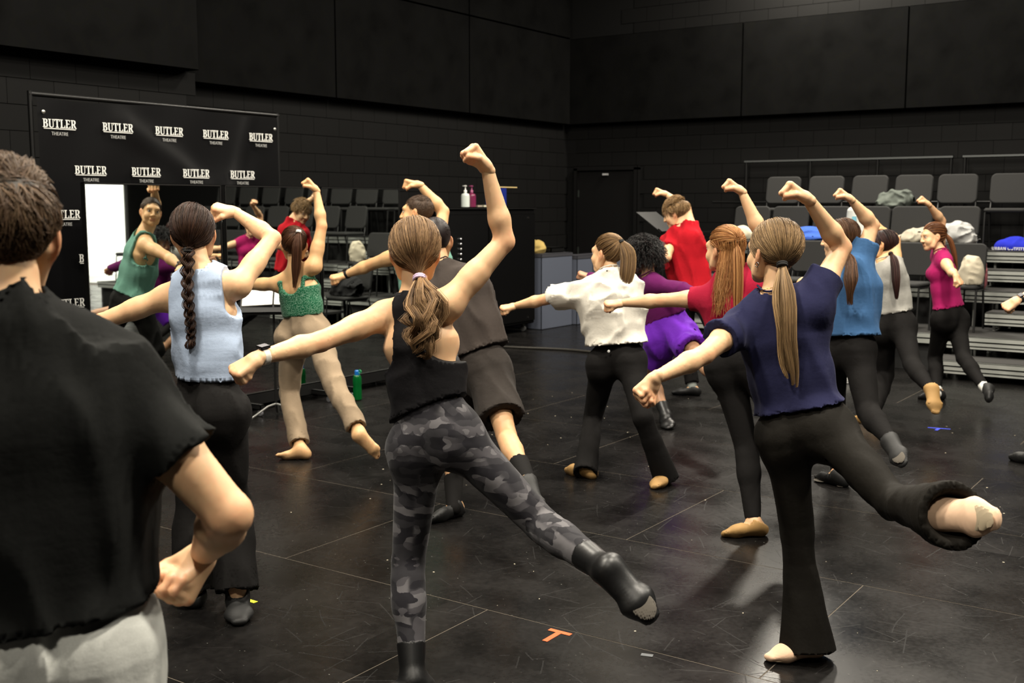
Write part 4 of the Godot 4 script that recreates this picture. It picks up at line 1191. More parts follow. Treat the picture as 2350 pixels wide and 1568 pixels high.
func make_top(b: Body, t: Dictionary) -> void:
	var kind: String = t.kind
	var l: float = t.get("loose", 0.012)
	var f := cloth_field(t.get("fold", 0.01), t.get("fdir", b.up), t.get("stretch", 0.3))
	var g := b.u * b.w
	f.cut = Field.new()
	torso(f, b, 0.007 + l * 0.5, maxf(0.006 + l, t.get("low", 0.0)))
	var hem: Vector3 = b.j.PV.lerp(b.WA, t.hem)
	if t.hem < 0.35 or kind == "tee": seat(f, b, maxf(0.008 + l * 0.8, t.get("low", 0.0) + 0.004))
	if l > 0.015: # loose cloth hangs from the shoulder blades
		f.k = 0.06
		f.cap(b.CH - b.fs * 0.01, hem - b.up * 0.03, 0.1 * g + l, 0.1 * g + l, b.rs, 0.66)
	f.planes = [[hem + t.get("hemshift", Vector3.ZERO), -(b.up * 0.7 + (b.WA - b.j.PV).normalized() * 0.3 + b.rh * t.get("tilt", 0.0)).normalized()]]
	# neck opening
	var nr: float = t.get("neck", 0.058) * g
	f.cut.cap(b.j.NK + b.up * t.get("neckdrop", 0.03), b.hb.origin, nr, nr)
	if kind == "tee":
		for s in ["L", "R"]:
			var q := limbs(b, s)
			var cuff: Vector3 = q[0].lerp(q[1], t.sleeve)
			var cr: float = t.get("cuff", 0.06) * b.u
			f.k = 0.035
			f.cap(q[0].lerp(b.CH, 0.12), cuff, 0.056 * g * (1.1 if b.male else 1.0) + l * 0.4, cr, Vector3.ZERO, 1.0, 1)
			if t.sleeve < 0.9:
				f.cut.cap(q[0].lerp(q[1], t.sleeve - 0.02), q[0].lerp(q[1], t.sleeve + 0.2), cr * 0.6, cr - 0.004)
			else: # long sleeves
				f.k = 0.02
				f.cap(q[1], q[2], 0.052 * g, 0.036 * g, Vector3.ZERO, 1.0, 1)
	elif kind == "tank":
		for s in ["L", "R"]:
			var q := limbs(b, s)
			var out: Vector3 = (q[0] - b.CH).normalized()
			var side: Vector3 = b.rs * (1.0 if s == "R" else -1.0)
			var c: Vector3 = q[0] + side * 0.012
			f.cut.cap(c + b.up * 0.06, c - b.up * t.get("hole", 0.075) * b.u, 0.062 * b.u, 0.055 * b.u, b.fs, 0.45)
	elif kind == "racer":
		for s in ["L", "R"]:
			var q := limbs(b, s)
			var side: Vector3 = b.rs * (1.0 if s == "R" else -1.0)
			var c: Vector3 = b.j.NK + side * 0.16 * b.u - b.up * 0.02
			f.cut.cap(c + b.up * 0.12, c - b.up * 0.1 * b.u - side * 0.012, 0.11 * b.u, 0.1 * b.u, b.fs, 0.3)
	elif kind == "cami":
		f.planes.append([b.j.NK - b.up * 0.1 * b.u, b.up])
		for s in [-1.0, 1.0]:
			f.cut.cap(b.j.NK - b.up * 0.02 + b.fs * s * 0.13, b.j.NK - b.up * (0.075 if s < 0 else 0.05) + b.fs * s * 0.13, 0.066, 0.062, b.fs, 0.35)
			var q: Vector3 = (b.j.SR if s > 0 else b.j.SL) + b.rs * s * 0.01
			f.cut.cap(q + b.up * 0.05, q - b.up * 0.06, 0.06, 0.045, b.fs, 0.5)
	var buf := Buf.new()
	f.build(b.cell * t.get("fine", 1.0), buf)
	var o := obj(t.called, buf.mesh(), t.mat, b.root)
	if t.has("label"): o.set_meta("label", t.label)
	if kind == "tee" and t.get("collar", true):
		var whole := PackedInt32Array(range(f.a.size()))
		f.live.clear()
		var base: Vector3 = b.j.NK + b.up * t.get("neckdrop", 0.03)
		var ax: Vector3 = (b.hb.origin - base).normalized()
		var rim := PackedVector3Array()
		for k in 29:
			var an := TAU * k / 28.0
			var ux := ax.cross(b.fs).normalized()
			var dv := ux * cos(an) + ux.cross(ax) * sin(an)
			var found := base + ax * -0.03 + dv * nr
			for s in 44:
				var q := base + ax * (0.05 - s * 0.004) + dv * nr
				if f.eval(q, whole) < 0.001:
					found = q
					break
			rim.append(found)
		var sm := rim.duplicate()
		for k in 28:
			sm[k] = (rim[(k + 27) % 28] + rim[k] * 2.0 + rim[(k + 1) % 28]) / 4.0
		sm[28] = sm[0]
		var cb := Buf.new()
		tube(cb, sm, 0.0042, 0.0042, 7, Color.WHITE, false)
		obj("collar", cb.mesh(), t.mat, o)
	if kind == "cami":
		for s in [-1.0, 1.0]:
			var sb := Buf.new()
			var pts := PackedVector3Array()
			var F := Field.new()
			torso(F, b, 0.004, 0.004)
			var p0: Vector3 = b.j.NK - b.up * 0.125 + b.rs * s * 0.094 - b.fs * 0.12
			var p1: Vector3 = b.j.NK + b.up * 0.06 + b.rs * s * 0.088
			var p2: Vector3 = b.j.NK - b.up * 0.14 + b.rs * s * 0.085 + b.fs * 0.14
			for k in 15:
				var u := k / 14.0
				pts.append(p0.lerp(p1, u).lerp(p1.lerp(p2, u), u))
			# lay the strap on the skin
			F.live.clear()
			var ids := PackedInt32Array(range(F.a.size()))
			for k in pts.size():
				for it in 6:
					var d := F.eval(pts[k], ids)
					var e := 0.004
					var gr := Vector3(F.eval(pts[k] + Vector3(e, 0, 0), ids), F.eval(pts[k] + Vector3(0, e, 0), ids), F.eval(pts[k] + Vector3(0, 0, e), ids)) - Vector3.ONE * d
					pts[k] -= gr.normalized() * d
			var band := Field.new()
			band.k = 0.01
			for k in pts.size() - 1: band.cap(pts[k], pts[k + 1], 0.008, 0.008, b.rs, 0.6)
			band.build(0.007, sb)
			obj("strap", sb.mesh(), t.mat, o)

func make_bottom(b: Body, t: Dictionary) -> void:
	var kind: String = t.kind
	var l: float = t.get("loose", 0.004)
	var g := b.u * b.w
	var f := cloth_field(t.get("fold", 0.004), t.get("fdir", b.up), t.get("stretch", 0.4))
	f.cut = Field.new()
	f.k = 0.045
	f.cap(b.j.HL, b.j.HR, 0.088 * g + l, 0.088 * g + l)
	f.cap(b.j.PV, b.WA, 0.093 * g + l, (0.093 if b.male else 0.08) * g + l * 0.6, b.rh, 0.67)
	seat(f, b, 0.006 + l)
	var waist: Vector3 = b.j.PV.lerp(b.WA, t.get("waist", 0.75))
	f.planes = [[waist, t.get("waistn", (b.WA - b.j.PV).normalized())]]
	for s in ["L", "R"]:
		var q := limbs(b, s)
		var H: Vector3 = q[4]
		var K: Vector3 = q[5]
		var A: Vector3 = q[6]
		f.k = 0.05
		if kind == "shorts":
			var hemp: Vector3 = H.lerp(K, t.long)
			f.cap(H, hemp, 0.088 * g + l, t.get("leg", 0.1) * g, Vector3.ZERO, 1.0, 1)
			f.cut.cap(H.lerp(K, t.long - 0.08), H.lerp(K, t.long + 0.3), t.get("leg", 0.1) * g * 0.7 - b.cell, t.get("leg", 0.1) * g - b.cell * 0.6)
			continue
		f.cap(H, K, 0.084 * g + l, 0.055 * g + l)
		f.k = 0.016
		if kind == "leggings":
			f.cap(K, K.lerp(A, 0.36), 0.055 * g + l * 0.8, 0.055 * g + l * 0.6)
			f.cap(K.lerp(A, 0.34), K.lerp(A, t.get("long", 0.97)), 0.055 * g + l * 0.6, 0.037 * b.u + l * 0.5, Vector3.ZERO, 1.0, 1)
			var sd := (A - K).normalized()
			var back: Vector3 = -(b.fh - sd * b.fh.dot(sd)).normalized()
			f.k = 0.03
			f.cap(K.lerp(A, 0.15) + back * 0.012, K.lerp(A, 0.42) + back * 0.014, 0.046 * g + l * 0.5, 0.042 * g + l * 0.5)
		elif kind == "flare":
			f.cap(K, K.lerp(A, 0.45), 0.055 * g + l, 0.056 * g + l)
			var lg: float = t.get("long" + s, t.get("long", 1.1))
			f.cap(K.lerp(A, 0.4), K.lerp(A, lg), 0.056 * g + l, t.get("leg", 0.092) * b.u, Vector3.ZERO, 1.0, 1)
			f.cut.cap(K.lerp(A, lg - 0.16), K.lerp(A, lg + 0.12), t.get("leg", 0.092) * b.u * 0.6 - b.cell, t.get("leg", 0.092) * b.u * 1.03 - b.cell)
		else: # trousers
			f.cap(K, K.lerp(A, t.get("long", 0.9)), 0.056 * g + l, t.get("leg", 0.065) * b.u, Vector3.ZERO, 1.0, 1)
			f.cut.cap(K.lerp(A, t.get("long", 0.9) - 0.1), K.lerp(A, t.get("long", 0.9) + 0.2), t.get("leg", 0.065) * b.u - maxf(0.014, b.cell * 1.5), t.get("leg", 0.065) * b.u - maxf(0.01, b.cell))
	var buf := Buf.new()
	f.build(b.cell, buf)
	var o := obj(t.called, buf.mesh(), t.mat, b.root)
	if t.has("label"): o.set_meta("label", t.label)

func make_shoes(b: Body, sp: Dictionary) -> void:
	for s in ["L", "R"]:
		var kind: String = sp.shoes
		var f := Field.new()
		foot(f, b, s, 0.005 if kind != "sneaker" else 0.009)
		var q := foot_frame(b, s)
		var A: Vector3 = q[0]
		var K: Vector3 = b.j["K" + s]
		f.cut = Field.new()
		if kind == "boot":
			f.k = 0.02
			f.cap(A, A.lerp(K, 0.3), 0.041, 0.05, Vector3.ZERO, 1.0, 1)
		else: # cut open at the instep and round the ankle
			f.cut.cap(A + q[3] * 0.02, A + (K - A).normalized() * 0.1, 0.037, 0.05)
			f.planes = [[A + (A - K).normalized() * (-0.005 if kind == "sneaker" else 0.004), ((K - A).normalized() * 0.92 - q[3] * 0.3).normalized()]]
		var buf := Buf.new()
		f.build(0.007 if b.cell < 0.013 else 0.01, buf)
		var o := obj("boot" if kind == "boot" else "shoe", buf.mesh(), sp.shoe_mat, b.root)
		var heel: Vector3 = q[1]
		var along: Vector3 = (q[2] - heel).normalized()
		var length := 0.192 * b.u * (1.06 if b.male else 1.0)
		var dn: Vector3 = along.cross(q[4]).normalized()
		if dn.dot((A - heel)) > 0: dn = -dn
		if A.y < 0.13:
			dn = Vector3.DOWN
			along = q[3]
		var sole := Field.new()
		sole.k = 0.02
		if sp.get("split", false): # split soles: a pad under the ball, one under the heel
			var pad := Field.new()
			pad.ell(heel + dn * 0.0295 + along * 0.005, along * 0.03, q[4] * 0.025, dn * 0.007)
			var pb := Buf.new()
			pad.build(0.005, pb)
			obj("heel_pad", pb.mesh(), sp.get("sole_mat", sp.shoe_mat), o)
			sole.ell(heel + along * length * 0.78 + dn * 0.0245, along * 0.05, q[4] * 0.037, dn * 0.007)
		else:
			sole.cap(heel + dn * 0.022, heel + along * length * 0.68 + dn * 0.02, 0.006, 0.006, q[4], 0.2)
			sole.cap(heel + along * length * 0.65 + dn * 0.02, heel + along * length + dn * 0.01, 0.006, 0.006, q[4], 0.2)
		var sb := Buf.new()
		sole.build(0.005, sb)
		obj("sole", sb.mesh(), sp.get("sole_mat", sp.shoe_mat), o)

func make_socks(b: Body, m: Material, high: float) -> void:
	for s in ["L", "R"]:
		var A: Vector3 = b.j["A" + s]
		var K: Vector3 = b.j["K" + s]
		var f := Field.new()
		f.k = 0.02
		f.cap(A + (A - K).normalized() * 0.03, A.lerp(K, high), 0.0385 * b.u, (0.036 + 0.03 * high) * b.u + 0.004, Vector3.ZERO, 1.0, 1)
		var buf := Buf.new()
		f.build(0.01, buf)
		obj("sock", buf.mesh(), m, b.root)

# ---------------------------------------------------------------- hair
func scalp(b: Body, d: Vector3, lift: float) -> Vector3:
	# point on the hair surface in direction d (head axes)
	var r := Vector3(0.0785, 0.0885, 0.0995)
	var q := d / r
	var t := 1.0 / q.length()
	return b.hb * (Vector3(0, 0.037, -0.018) + d * t + d * lift)

func strand(buf: Buf, pts: PackedVector3Array, r: float, col: Color) -> void:
	tube(buf, pts, r, r * 0.45, 3, col, false)

func scalp_dir(hairline := 0.0) -> Vector3:
	while true:
		var d := Vector3(rng.randfn(), rng.randfn(), rng.randfn()).normalized()
		var p := Vector3(0, 0.037, -0.018) + d * 0.09
		if -0.6 * p.y + 0.8 * p.z < 0.004 + hairline and not (absf(d.x) > 0.8 and p.y < 0.025 and p.z > -0.02): return d
	return Vector3.UP

func hair_col(h: Dictionary, at := 0.0, up := 0.0) -> Color:
	# streaks run through neighbouring strands
	var t := clampf(0.42 + fold_noise.get_noise_2d(at * 0.9, up * 0.9) * 0.75 + rng.randfn() * 0.13, 0.0, 1.0)
	return soft(h.col.lerp(h.get("col2", h.col), t), rng.randf_range(0.86, 1.14))

func curve(pts: Array, t: float) -> Vector3:
	var n := pts.size() - 1
	var x := clampf(t, 0, 0.9999) * n
	var k := int(x)
	var p0: Vector3 = pts[maxi(k - 1, 0)]
	var p1: Vector3 = pts[k]
	var p2: Vector3 = pts[k + 1]
	var p3: Vector3 = pts[mini(k + 2, n)]
	return p1.cubic_interpolate(p2, p0, p3, x - k)

func make_hair(b: Body, h: Dictionary) -> void:
	var o := Node3D.new()
	o.name = "hair"
	b.root.add_child(o, true)
	var under := Buf.new()
	under.join(cap_t, b.hb)
	for k in under.c.size(): under.c[k] = soft(h.col, 0.8)
	var buf := Buf.new()
	var n: int = h.get("n", 500)
	var r: float = h.get("r", 0.0022)
	var inv := b.hb.affine_inverse()
	if h.style in ["tail", "braid", "half"]:
		var tie: Vector3 = b.j.tie
		var td := (inv * tie - Vector3(0, 0.037, -0.018)).normalized()
		for k in n:
			var d := scalp_dir()
			if h.style == "half" and d.y < -0.05: continue
			var pts := PackedVector3Array()
			var lift := rng.randf_range(-0.001, 0.006)
			for s in 8:
				var t := s / 7.0
				var e := d.slerp(td, t) if d.angle_to(td) < 3.0 else d.lerp(td, t).normalized()
				var p := scalp(b, e, lift + h.get("puff", 0.006) * sin(t * PI))
				pts.append(p.lerp(tie, smoothstep(0.75, 1.0, t)))
			strand(buf, pts, r, hair_col(h, atan2(d.x, d.y), d.z * 0.6))
	if h.style in ["tail", "half"]:
		var line_: Array = b.j.tail
		var m: int = h.get("tail_n", n)
		for k in m:
			var an := rng.randf() * TAU
			var rad := sqrt(rng.randf())
			var end := rng.randf_range(0.72, 1.0)
			var pts := PackedVector3Array()
			var ph := an + rng.randf() * 0.6
			if h.has("locks"): # hair falls in curling locks
				var lock := k % int(h.locks)
				var la := lock * 2.4
				var lr := sqrt((lock + 0.5) / h.locks)
				var o2 := Vector2(cos(la), sin(la)) * lr * 0.8 + Vector2(rng.randfn(), rng.randfn()) * 0.11
				an = o2.angle()
				rad = o2.length()
				ph = lock * 1.9 + rng.randf() * 0.25
				end = 0.74 + 0.26 * fmod(lock * 0.37, 1.0) + rng.randf_range(-0.05, 0.0)
			for s in 11:
				var t := end * s / 10.0
				var p := curve(line_, t)
				var d := (curve(line_, t + 0.03) - curve(line_, t - 0.03)).normalized()
				var u := d.cross(b.fs).normalized()
				var v := u.cross(d)
				var w: float = h.width * (0.25 + 0.75 * smoothstep(0.0, 0.3, t)) * (1.0 - 0.62 * smoothstep(0.55, 1.0, t)) * rad
				var wave: float = h.get("wave", 0.0)
				pts.append(p + u * (cos(an) * w + wave * sin(t * 13.0 + ph) * smoothstep(0.1, 0.5, t)) + v * (sin(an) * w * 0.6 + wave * 0.8 * cos(t * 11.0 + ph * 1.7) * smoothstep(0.1, 0.5, t)))
			strand(buf, pts, r * 1.1, hair_col(h, an * 0.5, rad))
	if h.style == "half": # the loose lower hair hangs to the shoulder blades
		for k in h.get("loose_n", 700):
			var d := scalp_dir(0.002)
			if d.y > 0.2: continue
			var fall := Vector3(d.x * 0.9, -0.45, -absf(d.z) * 0.7 - 0.2).normalized()
			var pts := PackedVector3Array()
			var lift := rng.randf_range(0.0, 0.012)
			for s in 5: pts.append(scalp(b, d.slerp(fall, s / 4.0), lift))
			var p0 := pts[4]
			var len: float = rng.randf_range(0.6, 1.05) * h.long
			var off: Vector3 = b.hb.basis.x.normalized() * d.x * 0.03 - b.fs * 0.05
			for s in 6:
				var t := (s + 1) / 6.0
				pts.append(p0 + Vector3.DOWN * len * t + off * t + Vector3(fold_noise.get_noise_2d(k * 3.0, t * 60), 0, fold_noise.get_noise_2d(k * 3.0, 50 + t * 60)) * 0.02 * t)
			strand(buf, pts, r, hair_col(h, d.x * 2.0, d.y))
	if h.style == "braid":
		var line_: Array = b.j.tail
		for q in 3:
			for k in 46:
				var an := rng.randf() * TAU
				var rad := sqrt(rng.randf())
				var pts := PackedVector3Array()
				for s in 61:
					var t := s / 60.0 * 0.86
					var p := curve(line_, t)
					var d := (curve(line_, t + 0.03) - curve(line_, t - 0.03)).normalized()
					var u := d.cross(b.fs).normalized()
					var v := u.cross(d)
					var ph := t * 24.0 + q * TAU / 3.0
					var w := lerpf(0.02, 0.012, t)
					pts.append(p + u * (sin(ph) * w * 0.85 + cos(an) * rad * w * 0.7) + v * (sin(ph * 2.0) * w * 0.55 + sin(an) * rad * w * 0.7))
				strand(buf, pts, r * 1.1, hair_col(h))
		for k in 90:
			var pts := PackedVector3Array()
			var an := rng.randf() * TAU
			var rad := sqrt(rng.randf())
			for s in 5:
				var t := lerpf(0.85, rng.randf_range(0.97, 1.0), s / 4.0)
				pts.append(curve(line_, t) + (b.rs * cos(an) + b.fs * sin(an)) * rad * (0.009 + 0.014 * sin(s / 4.0 * PI)))
			strand(buf, pts, r, hair_col(h))
	if h.style == "short":
		for k in n:
			var d := scalp_dir(0.003)
			var len: float = h.long * rng.randf_range(0.6, 1.1) * (0.45 + 0.55 * smoothstep(-0.6, 0.5, d.y))
			var flow: Vector3 = Vector3(d.x * 0.5, -0.75, 0.1) if d.y < 0.45 else Vector3(0.35, 0.1, 0.7)
			flow += Vector3(rng.randfn(), rng.randfn(), rng.randfn()) * 0.3
			flow = (flow - d * flow.dot(d)).normalized()
			var p := scalp(b, d, -0.002)
			var w := b.hb.basis * flow
			var o2 := b.hb.basis * d
			var pts := PackedVector3Array()
			for s in 4:
				var t := s / 3.0
				pts.append(p + w * len * t + o2 * (h.get("lift", 0.35) * len * t * (1.4 - t) - len * len * t * t * 3.0))
			strand(buf, pts, r, hair_col(h))
	if h.style == "afro":
		for k in n:
			var d := Vector3(rng.randfn(), rng.randfn(), rng.randfn()).normalized()
			if d.z > 0.45 and d.y < 0.35: continue
			if d.y < -0.75: continue
			var p := scalp(b, d, 0.0)
			var o2 := (b.hb.basis * d + Vector3(rng.randfn(), rng.randfn(), rng.randfn()) * 0.25).normalized()
			var u := o2.cross(Vector3(rng.randfn(), rng.randfn(), rng.randfn())).normalized()
			var v := o2.cross(u)
			var pts := PackedVector3Array()
			var len: float = rng.randf_range(0.6, 1.0) * h.long
			for s in 10:
				var t := s / 9.0
				pts.append(p + o2 * len * t + (u * cos(s * 1.7) + v * sin(s * 1.7)) * 0.008 + Vector3.DOWN * 0.045 * t * t)
			strand(buf, pts, r, hair_col(h))
	obj("scalp_hair", under.mesh(), hair_m, o)
	obj("hair_strands", buf.mesh(), hair_m, o)
	if h.has("tie_mat"):
		var tb := Buf.new()
		var line_: Array = b.j.tail
		var d: Vector3 = (line_[1] - line_[0]).normalized()
		var u: Vector3 = d.cross(b.fs).normalized()
		var v := u.cross(d)
		for q in 2:
			var pts := PackedVector3Array()
			for s in 13:
				var an := TAU * s / 12.0
				pts.append(line_[0] + d * (0.004 + q * 0.008) + (u * cos(an) + v * sin(an)) * h.get("tie_r", 0.014))
			tube(tb, pts, 0.0055, 0.0055, 7, Color.WHITE, false)
		obj("hair_tie", tb.mesh(), h.tie_mat, o)

func make_person(id: String, sp: Dictionary) -> Body:
	var b := Body.new()
	var src: Dictionary = J[id]
	var base := Vector3(src.PV.x, 0, src.PV.z)
	for k in src:
		if src[k] is Vector3 and not k in ["face", "dL", "dR"]: b.j[k] = src[k] - base
		elif src[k] is Array: b.j[k] = src[k].map(func(p): return p - base)
		else: b.j[k] = src[k]
	b.S = src.S
	b.u = b.S / 1.68
	b.w = sp.get("w", 1.0)
	b.male = sp.get("male", false)
	b.cell = sp.get("cell", 0.012)
	b.up = (b.j.NK - b.j.PV).normalized()
	b.rs = (b.j.SR - b.j.SL).normalized()
	b.rs = (b.rs - b.up * b.rs.dot(b.up) * 0.6).normalized()
	b.rh = (b.j.HR - b.j.HL).normalized()
	b.fs = b.up.cross(b.rs).normalized()
	b.fh = b.up.cross(b.rh).normalized()
	b.WA = b.j.PV.lerp(b.j.NK, 0.40) + b.fh * 0.012
	b.CH = b.j.PV.lerp(b.j.NK, 0.70) + b.fs * 0.008
	var fw: Vector3 = src.face.normalized()
	var hu: Vector3 = (b.j.HD - b.j.NK).normalized() * 0.6 + Vector3.UP * 0.6
	hu = (hu - fw * hu.dot(fw)).normalized()
	var hs: float = b.u * sp.get("head", 1.0) * (1.04 if b.male else 1.0)
	b.hb = Transform3D(Basis(hu.cross(fw) * hs, hu * hs, fw * hs), b.j.HD)
	b.root = thing("person", sp.label, "person", base, 0.0, "dancers")
	sp.handL = src.dL
	sp.handR = src.dR
	make_body(b, sp)
	if sp.has("top") and sp.has("bottom"):
		sp.top.low = sp.bottom.get("loose", 0.004) + 0.018
		if not sp.bottom.has("waist"): sp.bottom.waist = sp.top.hem + 0.12
	if sp.has("top"): make_top(b, sp.top)
	if sp.has("bottom"): make_bottom(b, sp.bottom)
	if sp.get("shoes", ""): make_shoes(b, sp)
	if sp.has("sock"): make_socks(b, sp.sock, sp.sock_high)
	make_hair(b, sp.hair)
	return b
# ---------------------------------------------------------------- geometry helpers
class Buf:
	var v := PackedVector3Array()
	var n := PackedVector3Array()
	var c := PackedColorArray()
	var u := PackedVector2Array()
	var i := PackedInt32Array()
	func mesh() -> ArrayMesh:
		var arr := []
		arr.resize(Mesh.ARRAY_MAX)
		arr[Mesh.ARRAY_VERTEX] = v
		arr[Mesh.ARRAY_NORMAL] = n
		if c.size() == v.size(): arr[Mesh.ARRAY_COLOR] = c
		if u.size() == v.size(): arr[Mesh.ARRAY_TEX_UV] = u
		arr[Mesh.ARRAY_INDEX] = i
		var m := ArrayMesh.new()
		m.add_surface_from_arrays(Mesh.PRIMITIVE_TRIANGLES, arr)
		return m
	func join(o: Buf, t: Transform3D, paint := PackedColorArray()) -> void:
		var at := v.size()
		var flip := t.basis.determinant() < 0.0
		for k in o.v.size():
			v.append(t * o.v[k])
			n.append((t.basis * o.n[k]).normalized())
			c.append(paint[int(o.c[k].r + 0.5)] if paint.size() else o.c[k])
		for k in range(0, o.i.size(), 3):
			i.append(at + o.i[k])
			i.append(at + o.i[k + (2 if flip else 1)])
			i.append(at + o.i[k + (1 if flip else 2)])

# A soft body: tapered, flattened capsules joined with a smooth minimum, then meshed as surface nets.
class Field:
	var a := PackedVector3Array()
	var m: Array[Basis] = []
	var ab := PackedVector3Array()
	var inv := PackedFloat32Array()
	var r0 := PackedFloat32Array()
	var dr := PackedFloat32Array()
	var flat := PackedInt32Array()
	var lo := PackedVector3Array()
	var hi := PackedVector3Array()
	var tag := PackedInt32Array()
	var cut: Field = null
	var planes := []
	var k := 0.03
	var kk := PackedFloat32Array()
	var amp := 0.0
	var near := 0.06
	var live := PackedInt32Array()
	var noise: FastNoiseLite
	var fdir := Vector3.UP
	var fstretch := 0.25
	func cap(p: Vector3, q: Vector3, ra: float, rb: float, axis := Vector3.ZERO, squeeze := 1.0, flats := 0, id := 0) -> void:
		# axis/squeeze < 1: the section is wider along axis by 1 / squeeze
		var b := Basis.IDENTITY
		if axis != Vector3.ZERO:
			var w := axis.normalized()
			var s := squeeze - 1.0
			b = Basis(Vector3(1 + s * w.x * w.x, s * w.x * w.y, s * w.x * w.z), Vector3(s * w.x * w.y, 1 + s * w.y * w.y, s * w.y * w.z), Vector3(s * w.x * w.z, s * w.y * w.z, 1 + s * w.z * w.z))
		_put(p, q, b, ra, rb, maxf(ra, rb) / minf(1.0, squeeze), flats, id)
	func ell(p: Vector3, x: Vector3, y: Vector3, z: Vector3, id := 0) -> void:
		# ellipsoid with half axes x, y, z (orthogonal)
		var r := minf(x.length(), minf(y.length(), z.length()))
		var b := Basis(x / x.length_squared(), y / y.length_squared(), z / z.length_squared()).transposed()
		b = Basis(b.x * r, b.y * r, b.z * r)
		_put(p, p, b, r, r, maxf(x.length(), maxf(y.length(), z.length())), 0, id)
	func ball(p: Vector3, r: Vector3, id := 0) -> void:
		ell(p, Vector3(r.x, 0, 0), Vector3(0, r.y, 0), Vector3(0, 0, r.z), id)
	func _put(p: Vector3, q: Vector3, b: Basis, ra: float, rb: float, rad: float, flats: int, id: int) -> void:
		a.append(p)
		m.append(b)
		var w := b * (q - p)
		ab.append(w)
		inv.append(1.0 / maxf(w.length_squared(), 1e-9))
		r0.append(ra)
		dr.append(rb - ra)
		kk.append(k)
		flat.append(flats)
		tag.append(id)
		var e := Vector3.ONE * rad
		lo.append(p.min(q) - e)
		hi.append(p.max(q) + e)
	func one(i: int, p: Vector3) -> float:
		var q: Vector3 = m[i] * (p - a[i])
		var w := ab[i]
		var h := q.dot(w) * inv[i]
		var c := clampf(h, 0.0, 1.0)
		var f := flat[i]
		if f:
			if h > 1.0 and f & 1:
				return maxf((q - w * h).length() - r0[i] - dr[i], (h - 1.0) * w.length())
			if h < 0.0 and f & 2:
				return maxf((q - w * h).length() - r0[i], -h * w.length())
		return (q - w * c).length() - r0[i] - dr[i] * c
	func eval(p: Vector3, ids: PackedInt32Array) -> float:
		var d := 1e9
		for i in ids:
			var q: Vector3 = m[i] * (p - a[i])
			var w := ab[i]
			var h := q.dot(w) * inv[i]
			var c := clampf(h, 0.0, 1.0)
			var e := (q - w * c).length() - r0[i] - dr[i] * c
			if flat[i]:
				if h > 1.0 and flat[i] & 1: e = maxf((q - w * h).length() - r0[i] - dr[i], (h - 1.0) * w.length())
				elif h < 0.0 and flat[i] & 2: e = maxf((q - w * h).length() - r0[i], -h * w.length())
			var s := kk[i]
			var g := s - absf(d - e)
			d = minf(d, e)
			if g > 0.0: d -= g * g * 0.25 / s
		if amp != 0.0 and absf(d) < near:
			var z := noise.get_noise_3dv(p - fdir * (p.dot(fdir) * (1.0 - fstretch)))
			z = 1.05 - sqrt(z * z + 0.012)
			d -= amp * z * z * z
		for pl in planes:
			d = maxf(d, (p - pl[0]).dot(pl[1]))
		if cut:
			for i in live:
				d = maxf(d, -cut.one(i, p))
		return d
	func build(cell: float, out: Buf, color := Color.WHITE) -> void:
		const B := 4
		var low := lo[0]
		var high := hi[0]
		for i in lo.size():
			low = low.min(lo[i])
			high = high.max(hi[i])
		low -= Vector3.ONE * cell * 3
		high += Vector3.ONE * cell * 3
		var bs := cell * B
		var nb := Vector3i(((high - low) / bs).ceil())
		var nx := nb.x * B + 2
		var ny := nb.y * B + 2
		var half := bs * 0.5
		var hd := half * 1.7321
		for i in kk.size(): k = maxf(k, kk[i])
		var reach := hd + k * 0.3 + absf(amp)
		var tight := hd * 1.04 + absf(amp)
		near = absf(amp) * 1.3 + cell * 1.5
		var blocks := {}
		for i in a.size():
			var b0 := Vector3i(((lo[i] - low - Vector3.ONE * (k + cell)) / bs).floor()).clamp(Vector3i.ZERO, nb - Vector3i.ONE)
			var b1 := Vector3i(((hi[i] - low + Vector3.ONE * (k + cell)) / bs).floor()).clamp(Vector3i.ZERO, nb - Vector3i.ONE)
			for z in range(b0.z, b1.z + 1):
				for y in range(b0.y, b1.y + 1):
					for x in range(b0.x, b1.x + 1):
						var ctr := low + Vector3(x, y, z) * bs + Vector3.ONE * half
						if one(i, ctr) < reach + k:
							var key := x + nb.x * (y + nb.y * z)
							if blocks.has(key): blocks[key].append(i)
							else: blocks[key] = PackedInt32Array([i])
		var cells := {}
		var cmask := PackedInt32Array()
		var ckey := PackedInt64Array()
		var first := out.v.size()
		var s := PackedFloat32Array()
		const W := B + 1
		s.resize(W * W * W)
		for key: int in blocks:
			var ids: PackedInt32Array = blocks[key]
			var bx: int = key % nb.x
			var by: int = (key / nb.x) % nb.y
			var bz: int = key / (nb.x * nb.y)
			var o := low + Vector3(bx, by, bz) * bs
			var ctr := o + Vector3.ONE * half
			# keep only what can reach the surface in this block
			var dist := PackedFloat32Array()
			var least := 1e9
			for i in ids:
				var e := one(i, ctr)
				dist.append(e)
				least = minf(least, e)
			if least > reach: continue
			var kept := PackedInt32Array()
			for q in ids.size():
				if dist[q] < least + 2.0 * hd + kk[ids[q]]: kept.append(ids[q])
			ids = kept
			live.clear()
			if cut:
				for q in cut.a.size():
					if cut.one(q, ctr) < hd * 1.2 + cell: live.append(q)
			var mid := eval(ctr, ids)
			if absf(mid) > tight: continue
			var j := 0
			var pos := false
			var neg := false
			for z in W:
				for y in W:
					for x in W:
						var e := eval(o + Vector3(x, y, z) * cell, ids)
						s[j] = e
						j += 1
						if e < 0.0: neg = true
						else: pos = true
			if not (pos and neg): continue
